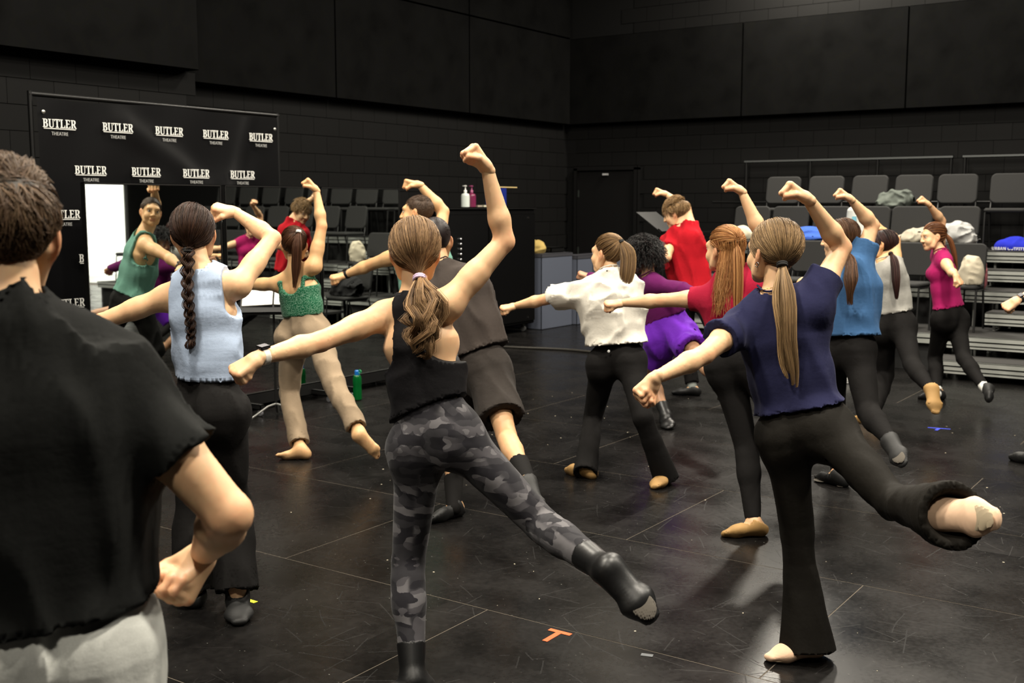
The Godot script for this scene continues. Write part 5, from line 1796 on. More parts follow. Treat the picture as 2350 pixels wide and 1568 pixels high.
			for z in B:
				for y in B:
					for x in B:
						var q := x + W * (y + W * z)
						var e0 := s[q]
						var e1 := s[q + 1]
						var e2 := s[q + W]
						var e3 := s[q + W + 1]
						var e4 := s[q + W * W]
						var e5 := s[q + W * W + 1]
						var e6 := s[q + W * W + W]
						var e7 := s[q + W * W + W + 1]
						var mask := int(e0 < 0) | int(e1 < 0) << 1 | int(e2 < 0) << 2 | int(e3 < 0) << 3 | int(e4 < 0) << 4 | int(e5 < 0) << 5 | int(e6 < 0) << 6 | int(e7 < 0) << 7
						if mask == 0 or mask == 255: continue
						var sum := Vector3.ZERO
						var cnt := 0
						if (e0 < 0) != (e1 < 0): sum += Vector3(e0 / (e0 - e1), 0, 0); cnt += 1
						if (e2 < 0) != (e3 < 0): sum += Vector3(e2 / (e2 - e3), 1, 0); cnt += 1
						if (e4 < 0) != (e5 < 0): sum += Vector3(e4 / (e4 - e5), 0, 1); cnt += 1
						if (e6 < 0) != (e7 < 0): sum += Vector3(e6 / (e6 - e7), 1, 1); cnt += 1
						if (e0 < 0) != (e2 < 0): sum += Vector3(0, e0 / (e0 - e2), 0); cnt += 1
						if (e1 < 0) != (e3 < 0): sum += Vector3(1, e1 / (e1 - e3), 0); cnt += 1
						if (e4 < 0) != (e6 < 0): sum += Vector3(0, e4 / (e4 - e6), 1); cnt += 1
						if (e5 < 0) != (e7 < 0): sum += Vector3(1, e5 / (e5 - e7), 1); cnt += 1
						if (e0 < 0) != (e4 < 0): sum += Vector3(0, 0, e0 / (e0 - e4)); cnt += 1
						if (e1 < 0) != (e5 < 0): sum += Vector3(1, 0, e1 / (e1 - e5)); cnt += 1
						if (e2 < 0) != (e6 < 0): sum += Vector3(0, 1, e2 / (e2 - e6)); cnt += 1
						if (e3 < 0) != (e7 < 0): sum += Vector3(1, 1, e3 / (e3 - e7)); cnt += 1
						var ck: int = (bx * B + x) + nx * ((by * B + y) + ny * (bz * B + z))
						cells[ck] = out.v.size()
						ckey.append(ck)
						cmask.append(mask)
						out.v.append(o + (Vector3(x, y, z) + sum / cnt) * cell)
						out.n.append(Vector3(e1 + e3 + e5 + e7 - e0 - e2 - e4 - e6, e2 + e3 + e6 + e7 - e0 - e1 - e4 - e5, e4 + e5 + e6 + e7 - e0 - e1 - e2 - e3).normalized())
						out.c.append(color)
		# settle hems and cuffs onto their cut
		for pl in planes:
			for q in range(first, out.v.size()):
				var e: float = (out.v[q] - pl[0]).dot(pl[1])
				if e > -0.45 * cell: out.v[q] -= pl[1] * e
		for i in a.size():
			if flat[i] & 1:
				var ax: Vector3 = m[i].inverse() * ab[i]
				var tip: Vector3 = a[i] + ax
				ax = ax.normalized()
				var far: float = (r0[i] + dr[i]) * 1.25 + cell
				for q in range(first, out.v.size()):
					var w: Vector3 = out.v[q] - tip
					var e := w.dot(ax)
					if absf(e) < 0.5 * cell and (w - ax * e).length() < far: out.v[q] -= ax * e
		var sy := nx
		var sz := nx * ny
		for j in ckey.size():
			var ck := ckey[j]
			var mask := cmask[j]
			var inside := mask & 1
			if inside != (mask >> 1 & 1): _quad(cells, out, ck, ck - sy, ck - sy - sz, ck - sz, inside)
			if inside != (mask >> 2 & 1): _quad(cells, out, ck, ck - sz, ck - 1 - sz, ck - 1, inside)
			if inside != (mask >> 4 & 1): _quad(cells, out, ck, ck - 1, ck - 1 - sy, ck - sy, inside)
	func _quad(cells: Dictionary, out: Buf, p: int, q: int, r: int, t: int, inside: int) -> void:
		if not (cells.has(q) and cells.has(r) and cells.has(t)): return
		var b: int = cells[p]
		var d: int = cells[q]
		var e: int = cells[r]
		var f: int = cells[t]
		if inside:
			out.i.append_array(PackedInt32Array([b, e, d, b, f, e]))
		else:
			out.i.append_array(PackedInt32Array([b, d, e, b, e, f]))

func numbered(called: String) -> String:
	var s := called
	var k := 0
	while has_node(NodePath(s)):
		k += 1
		s = "%s_%03d" % [called, k]
	return s

func thing(called: String, label: String, category: String, at := Vector3.ZERO, turn := 0.0, group := "") -> Node3D:
	var o := Node3D.new()
	o.name = numbered(called)
	add_child(o)
	o.position = at
	o.rotation.y = turn
	tag(o, label, category, group)
	return o

func tag(o: Node, label: String, category: String, group := "", kind := "") -> void:
	o.set_meta("label", label)
	o.set_meta("category", category)
	if group: o.set_meta("group", group)
	if kind: o.set_meta("kind", kind)

func obj(called: String, mesh: Mesh, mat: Material, parent: Node = null, at := Vector3.ZERO) -> MeshInstance3D:
	var o := MeshInstance3D.new()
	o.mesh = mesh
	o.material_override = mat
	o.name = called if parent else numbered(called)
	(parent if parent else self).add_child(o, true)
	o.position = at
	return o

func structure(called: String, mesh: Mesh, mat: Material, at := Vector3.ZERO) -> MeshInstance3D:
	var o := obj(called, mesh, mat, null, at)
	o.set_meta("kind", "structure")
	return o

# boxes with bevelled edges, collected in one mesh
func box(b: Buf, c: Vector3, s: Vector3, bev := 0.004, t := Basis.IDENTITY) -> void:
	var h := s * 0.5
	bev = minf(bev, minf(h.x, minf(h.y, h.z)) * 0.45)
	for ax in 3:
		for sg in [-1.0, 1.0]:
			var nrm := Vector3.ZERO
			nrm[ax] = sg
			var u := (ax + 1) % 3
			var w := (ax + 2) % 3
			var q := []
			for k in [[-1, -1], [1, -1], [1, 1], [-1, 1]]:
				var p := Vector3.ZERO
				p[ax] = h[ax] * sg
				p[u] = (h[u] - bev) * k[0]
				p[w] = (h[w] - bev) * k[1]
				q.append(p)
			face(b, c, t, q, nrm, sg < 0)
			# bevel strip towards +u and +w / -w sides, once per edge
			for s2 in [-1.0, 1.0]:
				var e0 := Vector3.ZERO
				e0[ax] = h[ax] * sg
				e0[u] = (h[u] - bev) * s2
				e0[w] = -(h[w] - bev)
				var e1 := e0
				e1[w] = h[w] - bev
				var f0 := e0
				f0[ax] = (h[ax] - bev) * sg
				f0[u] = h[u] * s2
				var f1 := f0
				f1[w] = h[w] - bev
				var nn := Vector3.ZERO
				nn[ax] = sg
				nn[u] = s2
				face(b, c, t, [e0, f0, f1, e1], nn.normalized(), sg * s2 > 0)

func face(b: Buf, c: Vector3, t: Basis, q: Array, nrm: Vector3, flip: bool) -> void:
	var at := b.v.size()
	for p in q:
		b.v.append(c + t * p)
		b.n.append((t * nrm).normalized())
		b.c.append(Color.WHITE)
	if flip: b.i.append_array(PackedInt32Array([at, at + 1, at + 2, at, at + 2, at + 3]))
	else: b.i.append_array(PackedInt32Array([at, at + 2, at + 1, at, at + 3, at + 2]))

func boxm(s: Vector3, bev := 0.004) -> ArrayMesh:
	var b := Buf.new()
	box(b, Vector3.ZERO, s, bev)
	return b.mesh()

# round tube through points; radii interpolated over the list
func tube(b: Buf, pts: PackedVector3Array, ra: float, rb: float, sides := 8, col := Color.WHITE, caps := true, squash := 1.0) -> void:
	var at := b.v.size()
	var cnt := pts.size()
	var ref := Vector3.UP if absf((pts[cnt - 1] - pts[0]).normalized().y) < 0.9 else Vector3.RIGHT
	var u := Vector3.ZERO
	for k in cnt:
		var d := (pts[mini(k + 1, cnt - 1)] - pts[maxi(k - 1, 0)]).normalized()
		if k == 0: u = d.cross(ref).normalized()
		u = (u - d * u.dot(d)).normalized()
		var w := d.cross(u)
		var r := lerpf(ra, rb, float(k) / maxf(cnt - 1, 1))
		for s in sides:
			var an := TAU * s / sides
			var nn := u * cos(an) + w * sin(an) * squash
			b.v.append(pts[k] + nn * r)
			b.n.append(nn.normalized())
			b.c.append(col)
	for k in cnt - 1:
		for s in sides:
			var p := at + k * sides + s
			var q := at + k * sides + (s + 1) % sides
			b.i.append_array(PackedInt32Array([p, p + sides, q, q, p + sides, q + sides]))
	if caps and sides > 3:
		for e in 2:
			var base := at + (0 if e == 0 else (cnt - 1) * sides)
			var d := (pts[0] - pts[1]) if e == 0 else (pts[cnt - 1] - pts[cnt - 2])
			var ce := b.v.size()
			b.v.append(pts[0 if e == 0 else cnt - 1])
			b.n.append(d.normalized())
			b.c.append(col)
			for s in sides:
				b.v.append(b.v[base + s])
				b.n.append(d.normalized())
				b.c.append(col)
			for s in sides:
				var p := ce + 1 + s
				var q := ce + 1 + (s + 1) % sides
				b.i.append_array(PackedInt32Array([ce, p, q] if e == 0 else [ce, q, p]))

func line(p: Vector3, q: Vector3) -> PackedVector3Array:
	return PackedVector3Array([p, q])

# turned profile: pairs (radius, height)
func lathe(b: Buf, c: Vector3, prof: Array, sides := 20, col := Color.WHITE) -> void:
	var at := b.v.size()
	for k in prof.size():
		var p0: Vector2 = prof[maxi(k - 1, 0)]
		var p1: Vector2 = prof[mini(k + 1, prof.size() - 1)]
		var t := (p1 - p0).normalized()
		for s in sides:
			var an := TAU * s / sides
			b.v.append(c + Vector3(cos(an) * prof[k].x, prof[k].y, sin(an) * prof[k].x))
			b.n.append(Vector3(cos(an) * t.y, -t.x, sin(an) * t.y).normalized())
			b.c.append(col)
	for k in prof.size() - 1:
		for s in sides:
			var p := at + k * sides + s
			var q := at + k * sides + (s + 1) % sides
			b.i.append_array(PackedInt32Array([p, q, p + sides, q, q + sides, p + sides]))

func mat(col: Color, rough := 0.8, metal := 0.0, spec := 0.5) -> StandardMaterial3D:
	var m := StandardMaterial3D.new()
	m.albedo_color = col
	m.roughness = rough
	m.metallic = metal
	m.metallic_specular = spec
	return m

func noise_tex(freq: float, seed_: int, ramp: Gradient, size := 512, octaves := 4, kind := FastNoiseLite.TYPE_SIMPLEX_SMOOTH, normal := false, bump := 4.0) -> NoiseTexture2D:
	var f := FastNoiseLite.new()
	f.seed = seed_
	f.noise_type = kind
	f.frequency = freq
	f.fractal_octaves = octaves
	var t := NoiseTexture2D.new()
	t.width = size
	t.height = size
	t.seamless = true
	t.noise = f
	t.as_normal_map = normal
	t.bump_strength = bump
	if ramp: t.color_ramp = ramp
	return t

func ramp(stops: Array, hard := false) -> Gradient:
	var g := Gradient.new()
	var off := PackedFloat32Array()
	var cols := PackedColorArray()
	for s in stops:
		off.append(s[0])
		cols.append(s[1])
	g.offsets = off
	g.colors = cols
	if hard: g.interpolation_mode = Gradient.GRADIENT_INTERPOLATE_CONSTANT
	return g
const J := {
	"man_black_tee": {"S": 1.78, "PV": Vector3(-1.832, 0.884, -1.103), "HL": Vector3(-1.873, 0.871, -1.014), "HR": Vector3(-1.796, 0.830, -1.189), "NK": Vector3(-1.814, 1.438, -1.079), "HD": Vector3(-1.865, 1.593, -1.105), "SL": Vector3(-1.910, 1.368, -0.928), "SR": Vector3(-1.763, 1.324, -1.249), "EL": Vector3(-1.781, 1.198, -0.708), "ER": Vector3(-1.581, 1.079, -1.357), "WL": Vector3(-1.961, 1.039, -0.817), "WR": Vector3(-1.781, 0.939, -1.456), "FL": Vector3(-1.950, 1.016, -0.825), "FR": Vector3(-1.788, 0.907, -1.432), "KL": Vector3(-1.932, 0.500, -1.071), "KR": Vector3(-1.767, 0.500, -1.185), "AL": Vector3(-1.934, 0.075, -1.057), "AR": Vector3(-1.753, 0.075, -1.182), "TL": Vector3(-2.036, 0.025, -1.169), "TR": Vector3(-1.806, 0.025, -1.328), "face": Vector3(-1.021, -0.120, -0.509), "dL": Vector3(0.060, 0.950, 0.262), "dR": Vector3(0.152, 0.300, -0.835)},
	"woman_blue_tank": {"S": 1.68, "PV": Vector3(-3.546, 0.854, -2.957), "HL": Vector3(-3.611, 0.802, -2.961), "HR": Vector3(-3.469, 0.817, -2.962), "NK": Vector3(-3.544, 1.383, -2.934), "HD": Vector3(-3.602, 1.535, -2.955), "SL": Vector3(-3.691, 1.284, -2.882), "SR": Vector3(-3.414, 1.337, -3.012), "EL": Vector3(-3.908, 1.184, -2.719), "ER": Vector3(-3.447, 1.517, -3.236), "WL": Vector3(-4.121, 1.089, -2.634), "WR": Vector3(-3.670, 1.626, -3.230), "FL": Vector3(-4.142, 1.073, -2.598), "FR": Vector3(-3.705, 1.639, -3.190), "KL": Vector3(-3.663, 0.447, -2.949), "KR": Vector3(-3.525, 0.438, -3.045), "AL": Vector3(-3.638, 0.075, -2.917), "AR": Vector3(-3.408, 0.101, -2.956), "TL": Vector3(-3.695, 0.025, -2.951), "TR": Vector3(-3.263, 0.030, -2.836), "face": Vector3(-0.734, 0.000, -0.708), "dL": Vector3(0.060, 0.950, 0.262), "dR": Vector3(0.417, 0.900, 0.076), "tie": Vector3(-3.543, 1.483, -2.875), "tail": [Vector3(-3.538, 1.483, -2.871), Vector3(-3.518, 1.402, -2.849), Vector3(-3.495, 1.302, -2.828), Vector3(-3.491, 1.216, -2.831), Vector3(-3.498, 1.146, -2.839), Vector3(-3.508, 1.090, -2.838)]},
	"woman_green_top": {"S": 1.66, "PV": Vector3(-5.248, 0.858, -5.184), "HL": Vector3(-5.345, 0.785, -5.178), "HR": Vector3(-5.150, 0.817, -5.192), "NK": Vector3(-5.293, 1.222, -5.153), "HD": Vector3(-5.322, 1.392, -5.182), "SL": Vector3(-5.421, 1.142, -5.125), "SR": Vector3(-5.154, 1.262, -5.189), "EL": Vector3(-5.704, 1.124, -5.089), "ER": Vector3(-5.143, 1.520, -5.257), "WL": Vector3(-5.935, 1.163, -5.016), "WR": Vector3(-5.212, 1.755, -5.283), "FL": Vector3(-5.972, 1.164, -4.972), "FR": Vector3(-5.240, 1.808, -5.253), "KL": Vector3(-5.455, 0.401, -5.232), "KR": Vector3(-4.888, 0.533, -5.077), "AL": Vector3(-5.205, 0.075, -5.076), "AR": Vector3(-4.595, 0.273, -4.979), "TL": Vector3(-5.315, 0.025, -4.986), "TR": Vector3(-4.489, 0.140, -5.033), "face": Vector3(-0.693, 0.050, -0.737), "dL": Vector3(0.060, 0.950, 0.262), "dR": Vector3(0.411, 0.850, -0.285), "tie": Vector3(-5.231, 1.493, -5.136), "tail": [Vector3(-5.223, 1.493, -5.129), Vector3(-5.203, 1.410, -5.094), Vector3(-5.206, 1.299, -5.086), Vector3(-5.209, 1.215, -5.078), Vector3(-5.217, 1.125, -5.072)]},
	"woman_camo": {"S": 1.68, "PV": Vector3(-2.363, 0.888, -2.925), "HL": Vector3(-2.418, 0.813, -2.924), "HR": Vector3(-2.277, 0.872, -2.948), "NK": Vector3(-2.460, 1.311, -2.955), "HD": Vector3(-2.481, 1.486, -2.990), "SL": Vector3(-2.568, 1.269, -2.929), "SR": Vector3(-2.324, 1.319, -2.977), "EL": Vector3(-2.615, 1.201, -2.652), "ER": Vector3(-2.198, 1.529, -3.130), "WL": Vector3(-2.650, 1.171, -2.408), "WR": Vector3(-2.241, 1.777, -3.088), "FL": Vector3(-2.696, 1.125, -2.344), "FR": Vector3(-2.271, 1.829, -3.063), "KL": Vector3(-2.433, 0.415, -2.877), "KR": Vector3(-1.980, 0.585, -3.041), "AL": Vector3(-2.303, 0.075, -2.740), "AR": Vector3(-1.625, 0.555, -2.843), "TL": Vector3(-2.319, 0.025, -2.718), "TR": Vector3(-1.476, 0.462, -2.824), "face": Vector3(-0.610, -0.050, -0.794), "dL": Vector3(0.038, 0.800, 0.582), "dR": Vector3(0.212, 0.750, -0.572), "tie": Vector3(-2.405, 1.411, -2.920), "tail": [Vector3(-2.395, 1.412, -2.909), Vector3(-2.365, 1.365, -2.875), Vector3(-2.331, 1.310, -2.850), Vector3(-2.320, 1.253, -2.839), Vector3(-2.331, 1.195, -2.832), Vector3(-2.347, 1.151, -2.827)]},
	"man_brown_tee": {"S": 1.76, "PV": Vector3(-3.556, 0.802, -4.775), "HL": Vector3(-3.639, 0.732, -4.766), "HR": Vector3(-3.467, 0.768, -4.788), "NK": Vector3(-3.794, 1.283, -4.792), "HD": Vector3(-3.861, 1.453, -4.831), "SL": Vector3(-3.914, 1.176, -4.721), "SR": Vector3(-3.610, 1.231, -4.810), "EL": Vector3(-4.093, 0.944, -4.798), "ER": Vector3(-3.685, 0.991, -4.978), "WL": Vector3(-4.148, 0.817, -5.018), "WR": Vector3(-3.898, 0.928, -5.115), "FL": Vector3(-4.118, 0.816, -5.042), "FR": Vector3(-3.939, 0.953, -5.086), "KL": Vector3(-3.761, 0.330, -4.849), "KR": Vector3(-3.219, 0.476, -4.598), "AL": Vector3(-3.539, 0.075, -4.567), "AR": Vector3(-2.913, 0.332, -4.336), "TL": Vector3(-3.553, 0.025, -4.464), "TR": Vector3(-2.793, 0.247, -4.224), "face": Vector3(-0.693, -0.100, -0.737), "dL": Vector3(0.060, 0.950, 0.262), "dR": Vector3(0.411, 0.850, -0.285)},
	"man_teal_tank": {"S": 1.76, "PV": Vector3(-5.049, 0.846, -6.235), "HL": Vector3(-5.141, 0.770, -6.232), "HR": Vector3(-4.958, 0.794, -6.237), "NK": Vector3(-5.172, 1.410, -6.295), "HD": Vector3(-5.230, 1.593, -6.328), "SL": Vector3(-5.278, 1.305, -6.222), "SR": Vector3(-5.063, 1.341, -6.346), "EL": Vector3(-5.569, 1.220, -6.212), "ER": Vector3(-5.103, 1.608, -6.482), "WL": Vector3(-5.810, 1.132, -6.171), "WR": Vector3(-5.235, 1.806, -6.368), "FL": Vector3(-5.862, 1.117, -6.121), "FR": Vector3(-5.279, 1.822, -6.331), "KL": Vector3(-5.232, 0.363, -6.325), "KR": Vector3(-4.877, 0.422, -6.041), "AL": Vector3(-4.975, 0.075, -5.985), "AR": Vector3(-4.651, 0.229, -5.734), "TL": Vector3(-5.107, 0.025, -6.059), "TR": Vector3(-4.540, 0.176, -5.596), "face": Vector3(-0.875, 0.000, 0.423), "dL": Vector3(0.060, 0.950, 0.262), "dR": Vector3(0.411, 0.850, -0.285)},
	"woman_cream_tee": {"S": 1.64, "PV": Vector3(-3.314, 0.742, -5.916), "HL": Vector3(-3.404, 0.673, -5.914), "HR": Vector3(-3.221, 0.709, -5.919), "NK": Vector3(-3.376, 1.209, -5.934), "HD": Vector3(-3.419, 1.353, -5.964), "SL": Vector3(-3.544, 1.119, -5.878), "SR": Vector3(-3.252, 1.159, -5.959), "EL": Vector3(-3.820, 1.062, -5.882), "ER": Vector3(-3.427, 1.030, -6.139), "WL": Vector3(-4.057, 1.008, -5.884), "WR": Vector3(-3.629, 1.067, -6.267), "FL": Vector3(-4.107, 0.997, -5.847), "FR": Vector3(-3.679, 1.096, -6.240), "KL": Vector3(-3.535, 0.308, -6.008), "KR": Vector3(-3.034, 0.406, -5.740), "AL": Vector3(-3.408, 0.075, -5.720), "AR": Vector3(-2.948, 0.075, -5.848), "TL": Vector3(-3.484, 0.025, -5.727), "TR": Vector3(-2.941, 0.025, -5.797), "face": Vector3(-0.958, -0.050, -0.066), "dL": Vector3(0.060, 0.950, 0.262), "dR": Vector3(0.411, 0.850, -0.285), "tie": Vector3(-3.325, 1.441, -5.957), "tail": [Vector3(-3.315, 1.441, -5.951), Vector3(-3.255, 1.351, -5.932), Vector3(-3.241, 1.229, -5.893), Vector3(-3.254, 1.100, -5.872)]},
	"person_purple": {"S": 1.68, "PV": Vector3(-3.729, 0.739, -7.452), "HL": Vector3(-3.805, 0.650, -7.461), "HR": Vector3(-3.634, 0.695, -7.458), "NK": Vector3(-3.886, 1.111, -7.404), "HD": Vector3(-3.944, 1.272, -7.425), "SL": Vector3(-4.005, 1.024, -7.407), "SR": Vector3(-3.799, 1.069, -7.343), "EL": Vector3(-4.281, 1.041, -7.492), "ER": Vector3(-3.521, 1.044, -7.269), "WL": Vector3(-4.505, 1.096, -7.584), "WR": Vector3(-3.279, 0.986, -7.264), "FL": Vector3(-4.553, 1.113, -7.556), "FR": Vector3(-3.223, 0.972, -7.287), "KL": Vector3(-3.972, 0.329, -7.649), "KR": Vector3(-3.345, 0.550, -7.209), "AL": Vector3(-3.738, 0.075, -7.445), "AR": Vector3(-3.077, 0.456, -6.916), "TL": Vector3(-3.592, 0.025, -7.242), "TR": Vector3(-2.981, 0.410, -6.775), "face": Vector3(-0.942, -0.300, 0.044), "dL": Vector3(0.060, 0.950, 0.262), "dR": Vector3(0.411, 0.850, -0.285)},
	"boy_red_tee": {"S": 1.72, "PV": Vector3(-4.244, 0.894, -8.920), "HL": Vector3(-4.316, 0.820, -8.932), "HR": Vector3(-4.159, 0.837, -8.919), "NK": Vector3(-4.385, 1.416, -8.944), "HD": Vector3(-4.438, 1.581, -8.957), "SL": Vector3(-4.473, 1.335, -8.908), "SR": Vector3(-4.244, 1.377, -8.897), "EL": Vector3(-4.368, 1.208, -8.662), "ER": Vector3(-4.357, 1.627, -9.008), "WL": Vector3(-4.555, 1.146, -8.823), "WR": Vector3(-4.575, 1.755, -9.036), "FL": Vector3(-4.606, 1.142, -8.796), "FR": Vector3(-4.624, 1.782, -9.010), "KL": Vector3(-4.275, 0.398, -8.892), "KR": Vector3(-3.936, 0.510, -8.782), "AL": Vector3(-4.172, 0.075, -8.806), "AR": Vector3(-3.680, 0.298, -8.529), "TL": Vector3(-4.269, 0.025, -8.764), "TR": Vector3(-3.579, 0.252, -8.387), "face": Vector3(-0.898, -0.350, 0.196), "dL": Vector3(0.060, 0.950, 0.262), "dR": Vector3(0.411, 0.850, -0.285)},
	"woman_red_hair": {"S": 1.66, "PV": Vector3(-2.286, 0.884, -5.350), "HL": Vector3(-2.348, 0.809, -5.356), "HR": Vector3(-2.199, 0.844, -5.362), "NK": Vector3(-2.355, 1.277, -5.363), "HD": Vector3(-2.385, 1.422, -5.379), "SL": Vector3(-2.433, 1.174, -5.346), "SR": Vector3(-2.234, 1.235, -5.386), "EL": Vector3(-2.717, 1.147, -5.346), "ER": Vector3(-2.233, 1.490, -5.515), "WL": Vector3(-2.961, 1.122, -5.329), "WR": Vector3(-2.335, 1.727, -5.468), "FL": Vector3(-3.029, 1.117, -5.289), "FR": Vector3(-2.385, 1.770, -5.446), "KL": Vector3(-2.209, 0.414, -5.322), "KR": Vector3(-1.998, 0.504, -5.276), "AL": Vector3(-2.095, 0.075, -5.156), "AR": Vector3(-1.800, 0.431, -4.933), "TL": Vector3(-2.173, 0.025, -5.084), "TR": Vector3(-1.730, 0.357, -4.791), "face": Vector3(-0.920, -0.050, -0.275), "dL": Vector3(0.060, 0.950, 0.262), "dR": Vector3(0.411, 0.850, -0.285), "tie": Vector3(-2.306, 1.477, -5.337), "tail": [Vector3(-2.302, 1.477, -5.327), Vector3(-2.279, 1.394, -5.307), Vector3(-2.262, 1.262, -5.282), Vector3(-2.259, 1.130, -5.272), Vector3(-2.260, 1.018, -5.271)]},
	"woman_navy_tee": {"S": 1.66, "PV": Vector3(-1.395, 0.866, -3.875), "HL": Vector3(-1.460, 0.801, -3.878), "HR": Vector3(-1.309, 0.850, -3.886), "NK": Vector3(-1.509, 1.309, -3.857), "HD": Vector3(-1.536, 1.478, -3.899), "SL": Vector3(-1.624, 1.218, -3.814), "SR": Vector3(-1.373, 1.283, -3.866), "EL": Vector3(-1.637, 1.133, -3.541), "ER": Vector3(-1.330, 1.500, -4.046), "WL": Vector3(-1.709, 1.074, -3.314), "WR": Vector3(-1.408, 1.675, -3.892), "FL": Vector3(-1.738, 1.037, -3.292), "FR": Vector3(-1.457, 1.715, -3.873), "KL": Vector3(-1.407, 0.442, -3.891), "KR": Vector3(-1.010, 0.675, -3.679), "AL": Vector3(-1.341, 0.075, -3.836), "AR": Vector3(-0.786, 0.749, -3.352), "TL": Vector3(-1.411, 0.025, -3.748), "TR": Vector3(-0.640, 0.778, -3.261), "face": Vector3(-0.895, -0.050, -0.414), "dL": Vector3(-0.506, 0.600, -0.379), "dR": Vector3(0.411, 0.850, -0.285), "tie": Vector3(-1.474, 1.448, -3.832), "tail": [Vector3(-1.469, 1.448, -3.818), Vector3(-1.447, 1.379, -3.779), Vector3(-1.424, 1.274, -3.745), Vector3(-1.410, 1.167, -3.743), Vector3(-1.400, 1.074, -3.750), Vector3(-1.386, 1.003, -3.760)]},
	"woman_blue_tee": {"S": 1.66, "PV": Vector3(-2.154, 0.830, -6.658), "HL": Vector3(-2.233, 0.742, -6.664), "HR": Vector3(-2.071, 0.783, -6.655), "NK": Vector3(-2.190, 1.278, -6.694), "HD": Vector3(-2.227, 1.449, -6.729), "SL": Vector3(-2.285, 1.195, -6.689), "SR": Vector3(-2.104, 1.278, -6.692), "EL": Vector3(-2.482, 1.163, -6.893), "ER": Vector3(-2.055, 1.534, -6.809), "WL": Vector3(-2.623, 1.117, -7.089), "WR": Vector3(-2.140, 1.691, -6.641), "FL": Vector3(-2.665, 1.116, -7.073), "FR": Vector3(-2.179, 1.723, -6.628), "KL": Vector3(-2.240, 0.356, -6.780), "KR": Vector3(-1.936, 0.450, -6.471), "AL": Vector3(-2.083, 0.075, -6.406), "AR": Vector3(-1.713, 0.364, -6.146), "TL": Vector3(-2.156, 0.025, -6.431), "TR": Vector3(-1.620, 0.303, -6.011), "face": Vector3(-0.955, -0.100, 0.114), "dL": Vector3(0.060, 0.950, 0.262), "dR": Vector3(0.411, 0.850, -0.285), "tie": Vector3(-2.161, 1.358, -6.702), "tail": [Vector3(-2.148, 1.368, -6.662), Vector3(-2.088, 1.297, -6.533), Vector3(-2.070, 1.190, -6.473), Vector3(-2.068, 1.069, -6.474)]},
	"woman_grey_tee": {"S": 1.64, "PV": Vector3(-2.433, 0.779, -8.654), "HL": Vector3(-2.501, 0.699, -8.668), "HR": Vector3(-2.354, 0.733, -8.648), "NK": Vector3(-2.526, 1.203, -8.651), "HD": Vector3(-2.545, 1.345, -8.698), "SL": Vector3(-2.604, 1.109, -8.657), "SR": Vector3(-2.418, 1.161, -8.604), "EL": Vector3(-2.807, 1.040, -8.841), "ER": Vector3(-2.466, 1.389, -8.764), "WL": Vector3(-2.958, 1.059, -9.030), "WR": Vector3(-2.598, 1.450, -8.958), "FL": Vector3(-3.007, 1.058, -9.013), "FR": Vector3(-2.635, 1.485, -8.948), "KL": Vector3(-2.511, 0.327, -8.812), "KR": Vector3(-2.198, 0.491, -8.373), "AL": Vector3(-2.472, 0.075, -8.430), "AR": Vector3(-1.988, 0.364, -8.059), "TL": Vector3(-2.559, 0.025, -8.428), "TR": Vector3(-1.918, 0.256, -7.944), "face": Vector3(-0.927, -0.100, 0.155), "dL": Vector3(0.060, 0.950, 0.262), "dR": Vector3(0.411, 0.850, -0.285), "tie": Vector3(-2.476, 1.280, -8.673), "tail": [Vector3(-2.462, 1.292, -8.634), Vector3(-2.397, 1.218, -8.533), Vector3(-2.367, 1.077, -8.481), Vector3(-2.360, 0.952, -8.486)]},
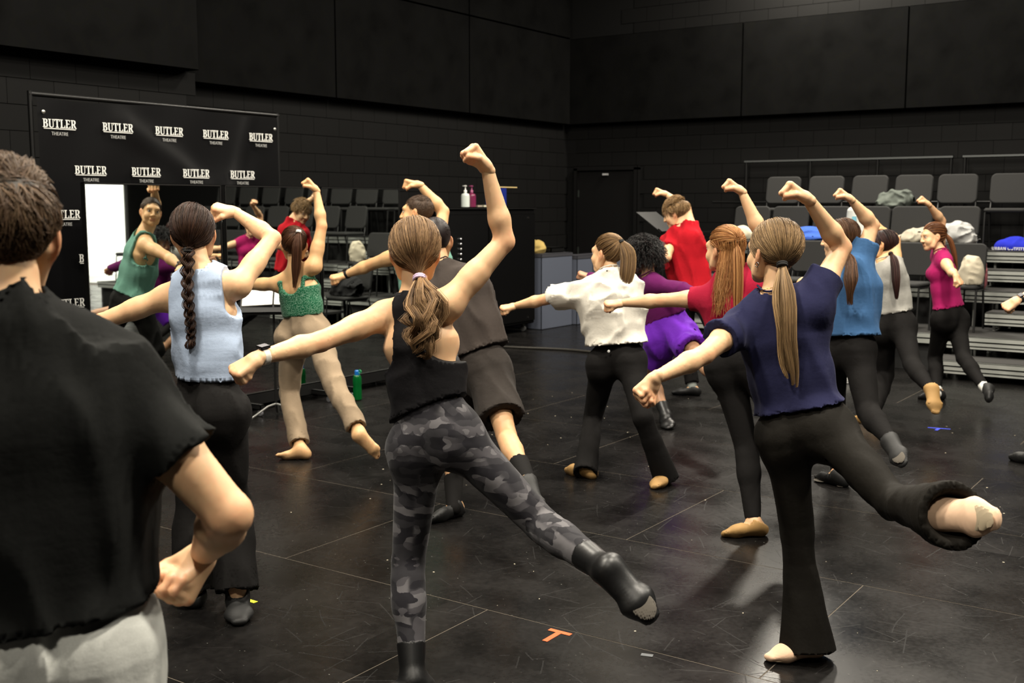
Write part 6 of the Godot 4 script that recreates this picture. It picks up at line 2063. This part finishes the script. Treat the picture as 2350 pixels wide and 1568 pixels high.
	"woman_magenta_tee": {"S": 1.66, "PV": Vector3(-2.333, 0.747, -10.001), "HL": Vector3(-2.367, 0.675, -9.929), "HR": Vector3(-2.298, 0.665, -10.098), "NK": Vector3(-2.420, 1.242, -10.001), "HD": Vector3(-2.492, 1.380, -9.987), "SL": Vector3(-2.372, 1.191, -9.900), "SR": Vector3(-2.479, 1.209, -10.142), "EL": Vector3(-2.250, 1.106, -9.657), "ER": Vector3(-2.466, 1.521, -10.150), "WL": Vector3(-2.162, 1.095, -9.428), "WR": Vector3(-2.535, 1.665, -9.963), "FL": Vector3(-2.148, 1.075, -9.429), "FR": Vector3(-2.571, 1.699, -9.954), "KL": Vector3(-2.457, 0.319, -10.095), "KR": Vector3(-2.165, 0.368, -9.859), "AL": Vector3(-2.354, 0.075, -9.811), "AR": Vector3(-1.935, 0.178, -9.588), "TL": Vector3(-2.455, 0.025, -9.745), "TR": Vector3(-1.864, 0.119, -9.439), "face": Vector3(-0.741, -0.120, 0.634), "dL": Vector3(0.335, 0.900, 0.133), "dR": Vector3(0.411, 0.850, -0.285), "tie": Vector3(-2.423, 1.421, -10.036), "tail": [Vector3(-2.416, 1.421, -10.040), Vector3(-2.364, 1.347, -10.064), Vector3(-2.326, 1.215, -10.079), Vector3(-2.305, 1.083, -10.093)]},
	"person_at_edge": {"S": 1.70, "PV": Vector3(-0.846, 0.754, -8.172), "HL": Vector3(-0.943, 0.675, -8.166), "HR": Vector3(-0.768, 0.717, -8.165), "NK": Vector3(-0.948, 1.222, -8.162), "HD": Vector3(-0.988, 1.405, -8.195), "SL": Vector3(-1.066, 1.149, -8.117), "SR": Vector3(-0.801, 1.211, -8.203), "EL": Vector3(-1.238, 1.141, -7.880), "ER": Vector3(-0.706, 1.405, -8.400), "WL": Vector3(-1.383, 1.048, -7.697), "WR": Vector3(-0.845, 1.633, -8.386), "FL": Vector3(-1.443, 1.001, -7.682), "FR": Vector3(-0.898, 1.690, -8.380), "KL": Vector3(-0.990, 0.393, -7.868), "KR": Vector3(-0.562, 0.404, -7.990), "AL": Vector3(-1.220, 0.075, -7.647), "AR": Vector3(-0.391, 0.290, -7.632), "TL": Vector3(-1.300, 0.025, -7.674), "TR": Vector3(-0.333, 0.191, -7.496), "face": Vector3(-0.974, 0.000, -0.177), "dL": Vector3(0.177, 0.800, 0.607), "dR": Vector3(0.411, 0.850, -0.285)},
}
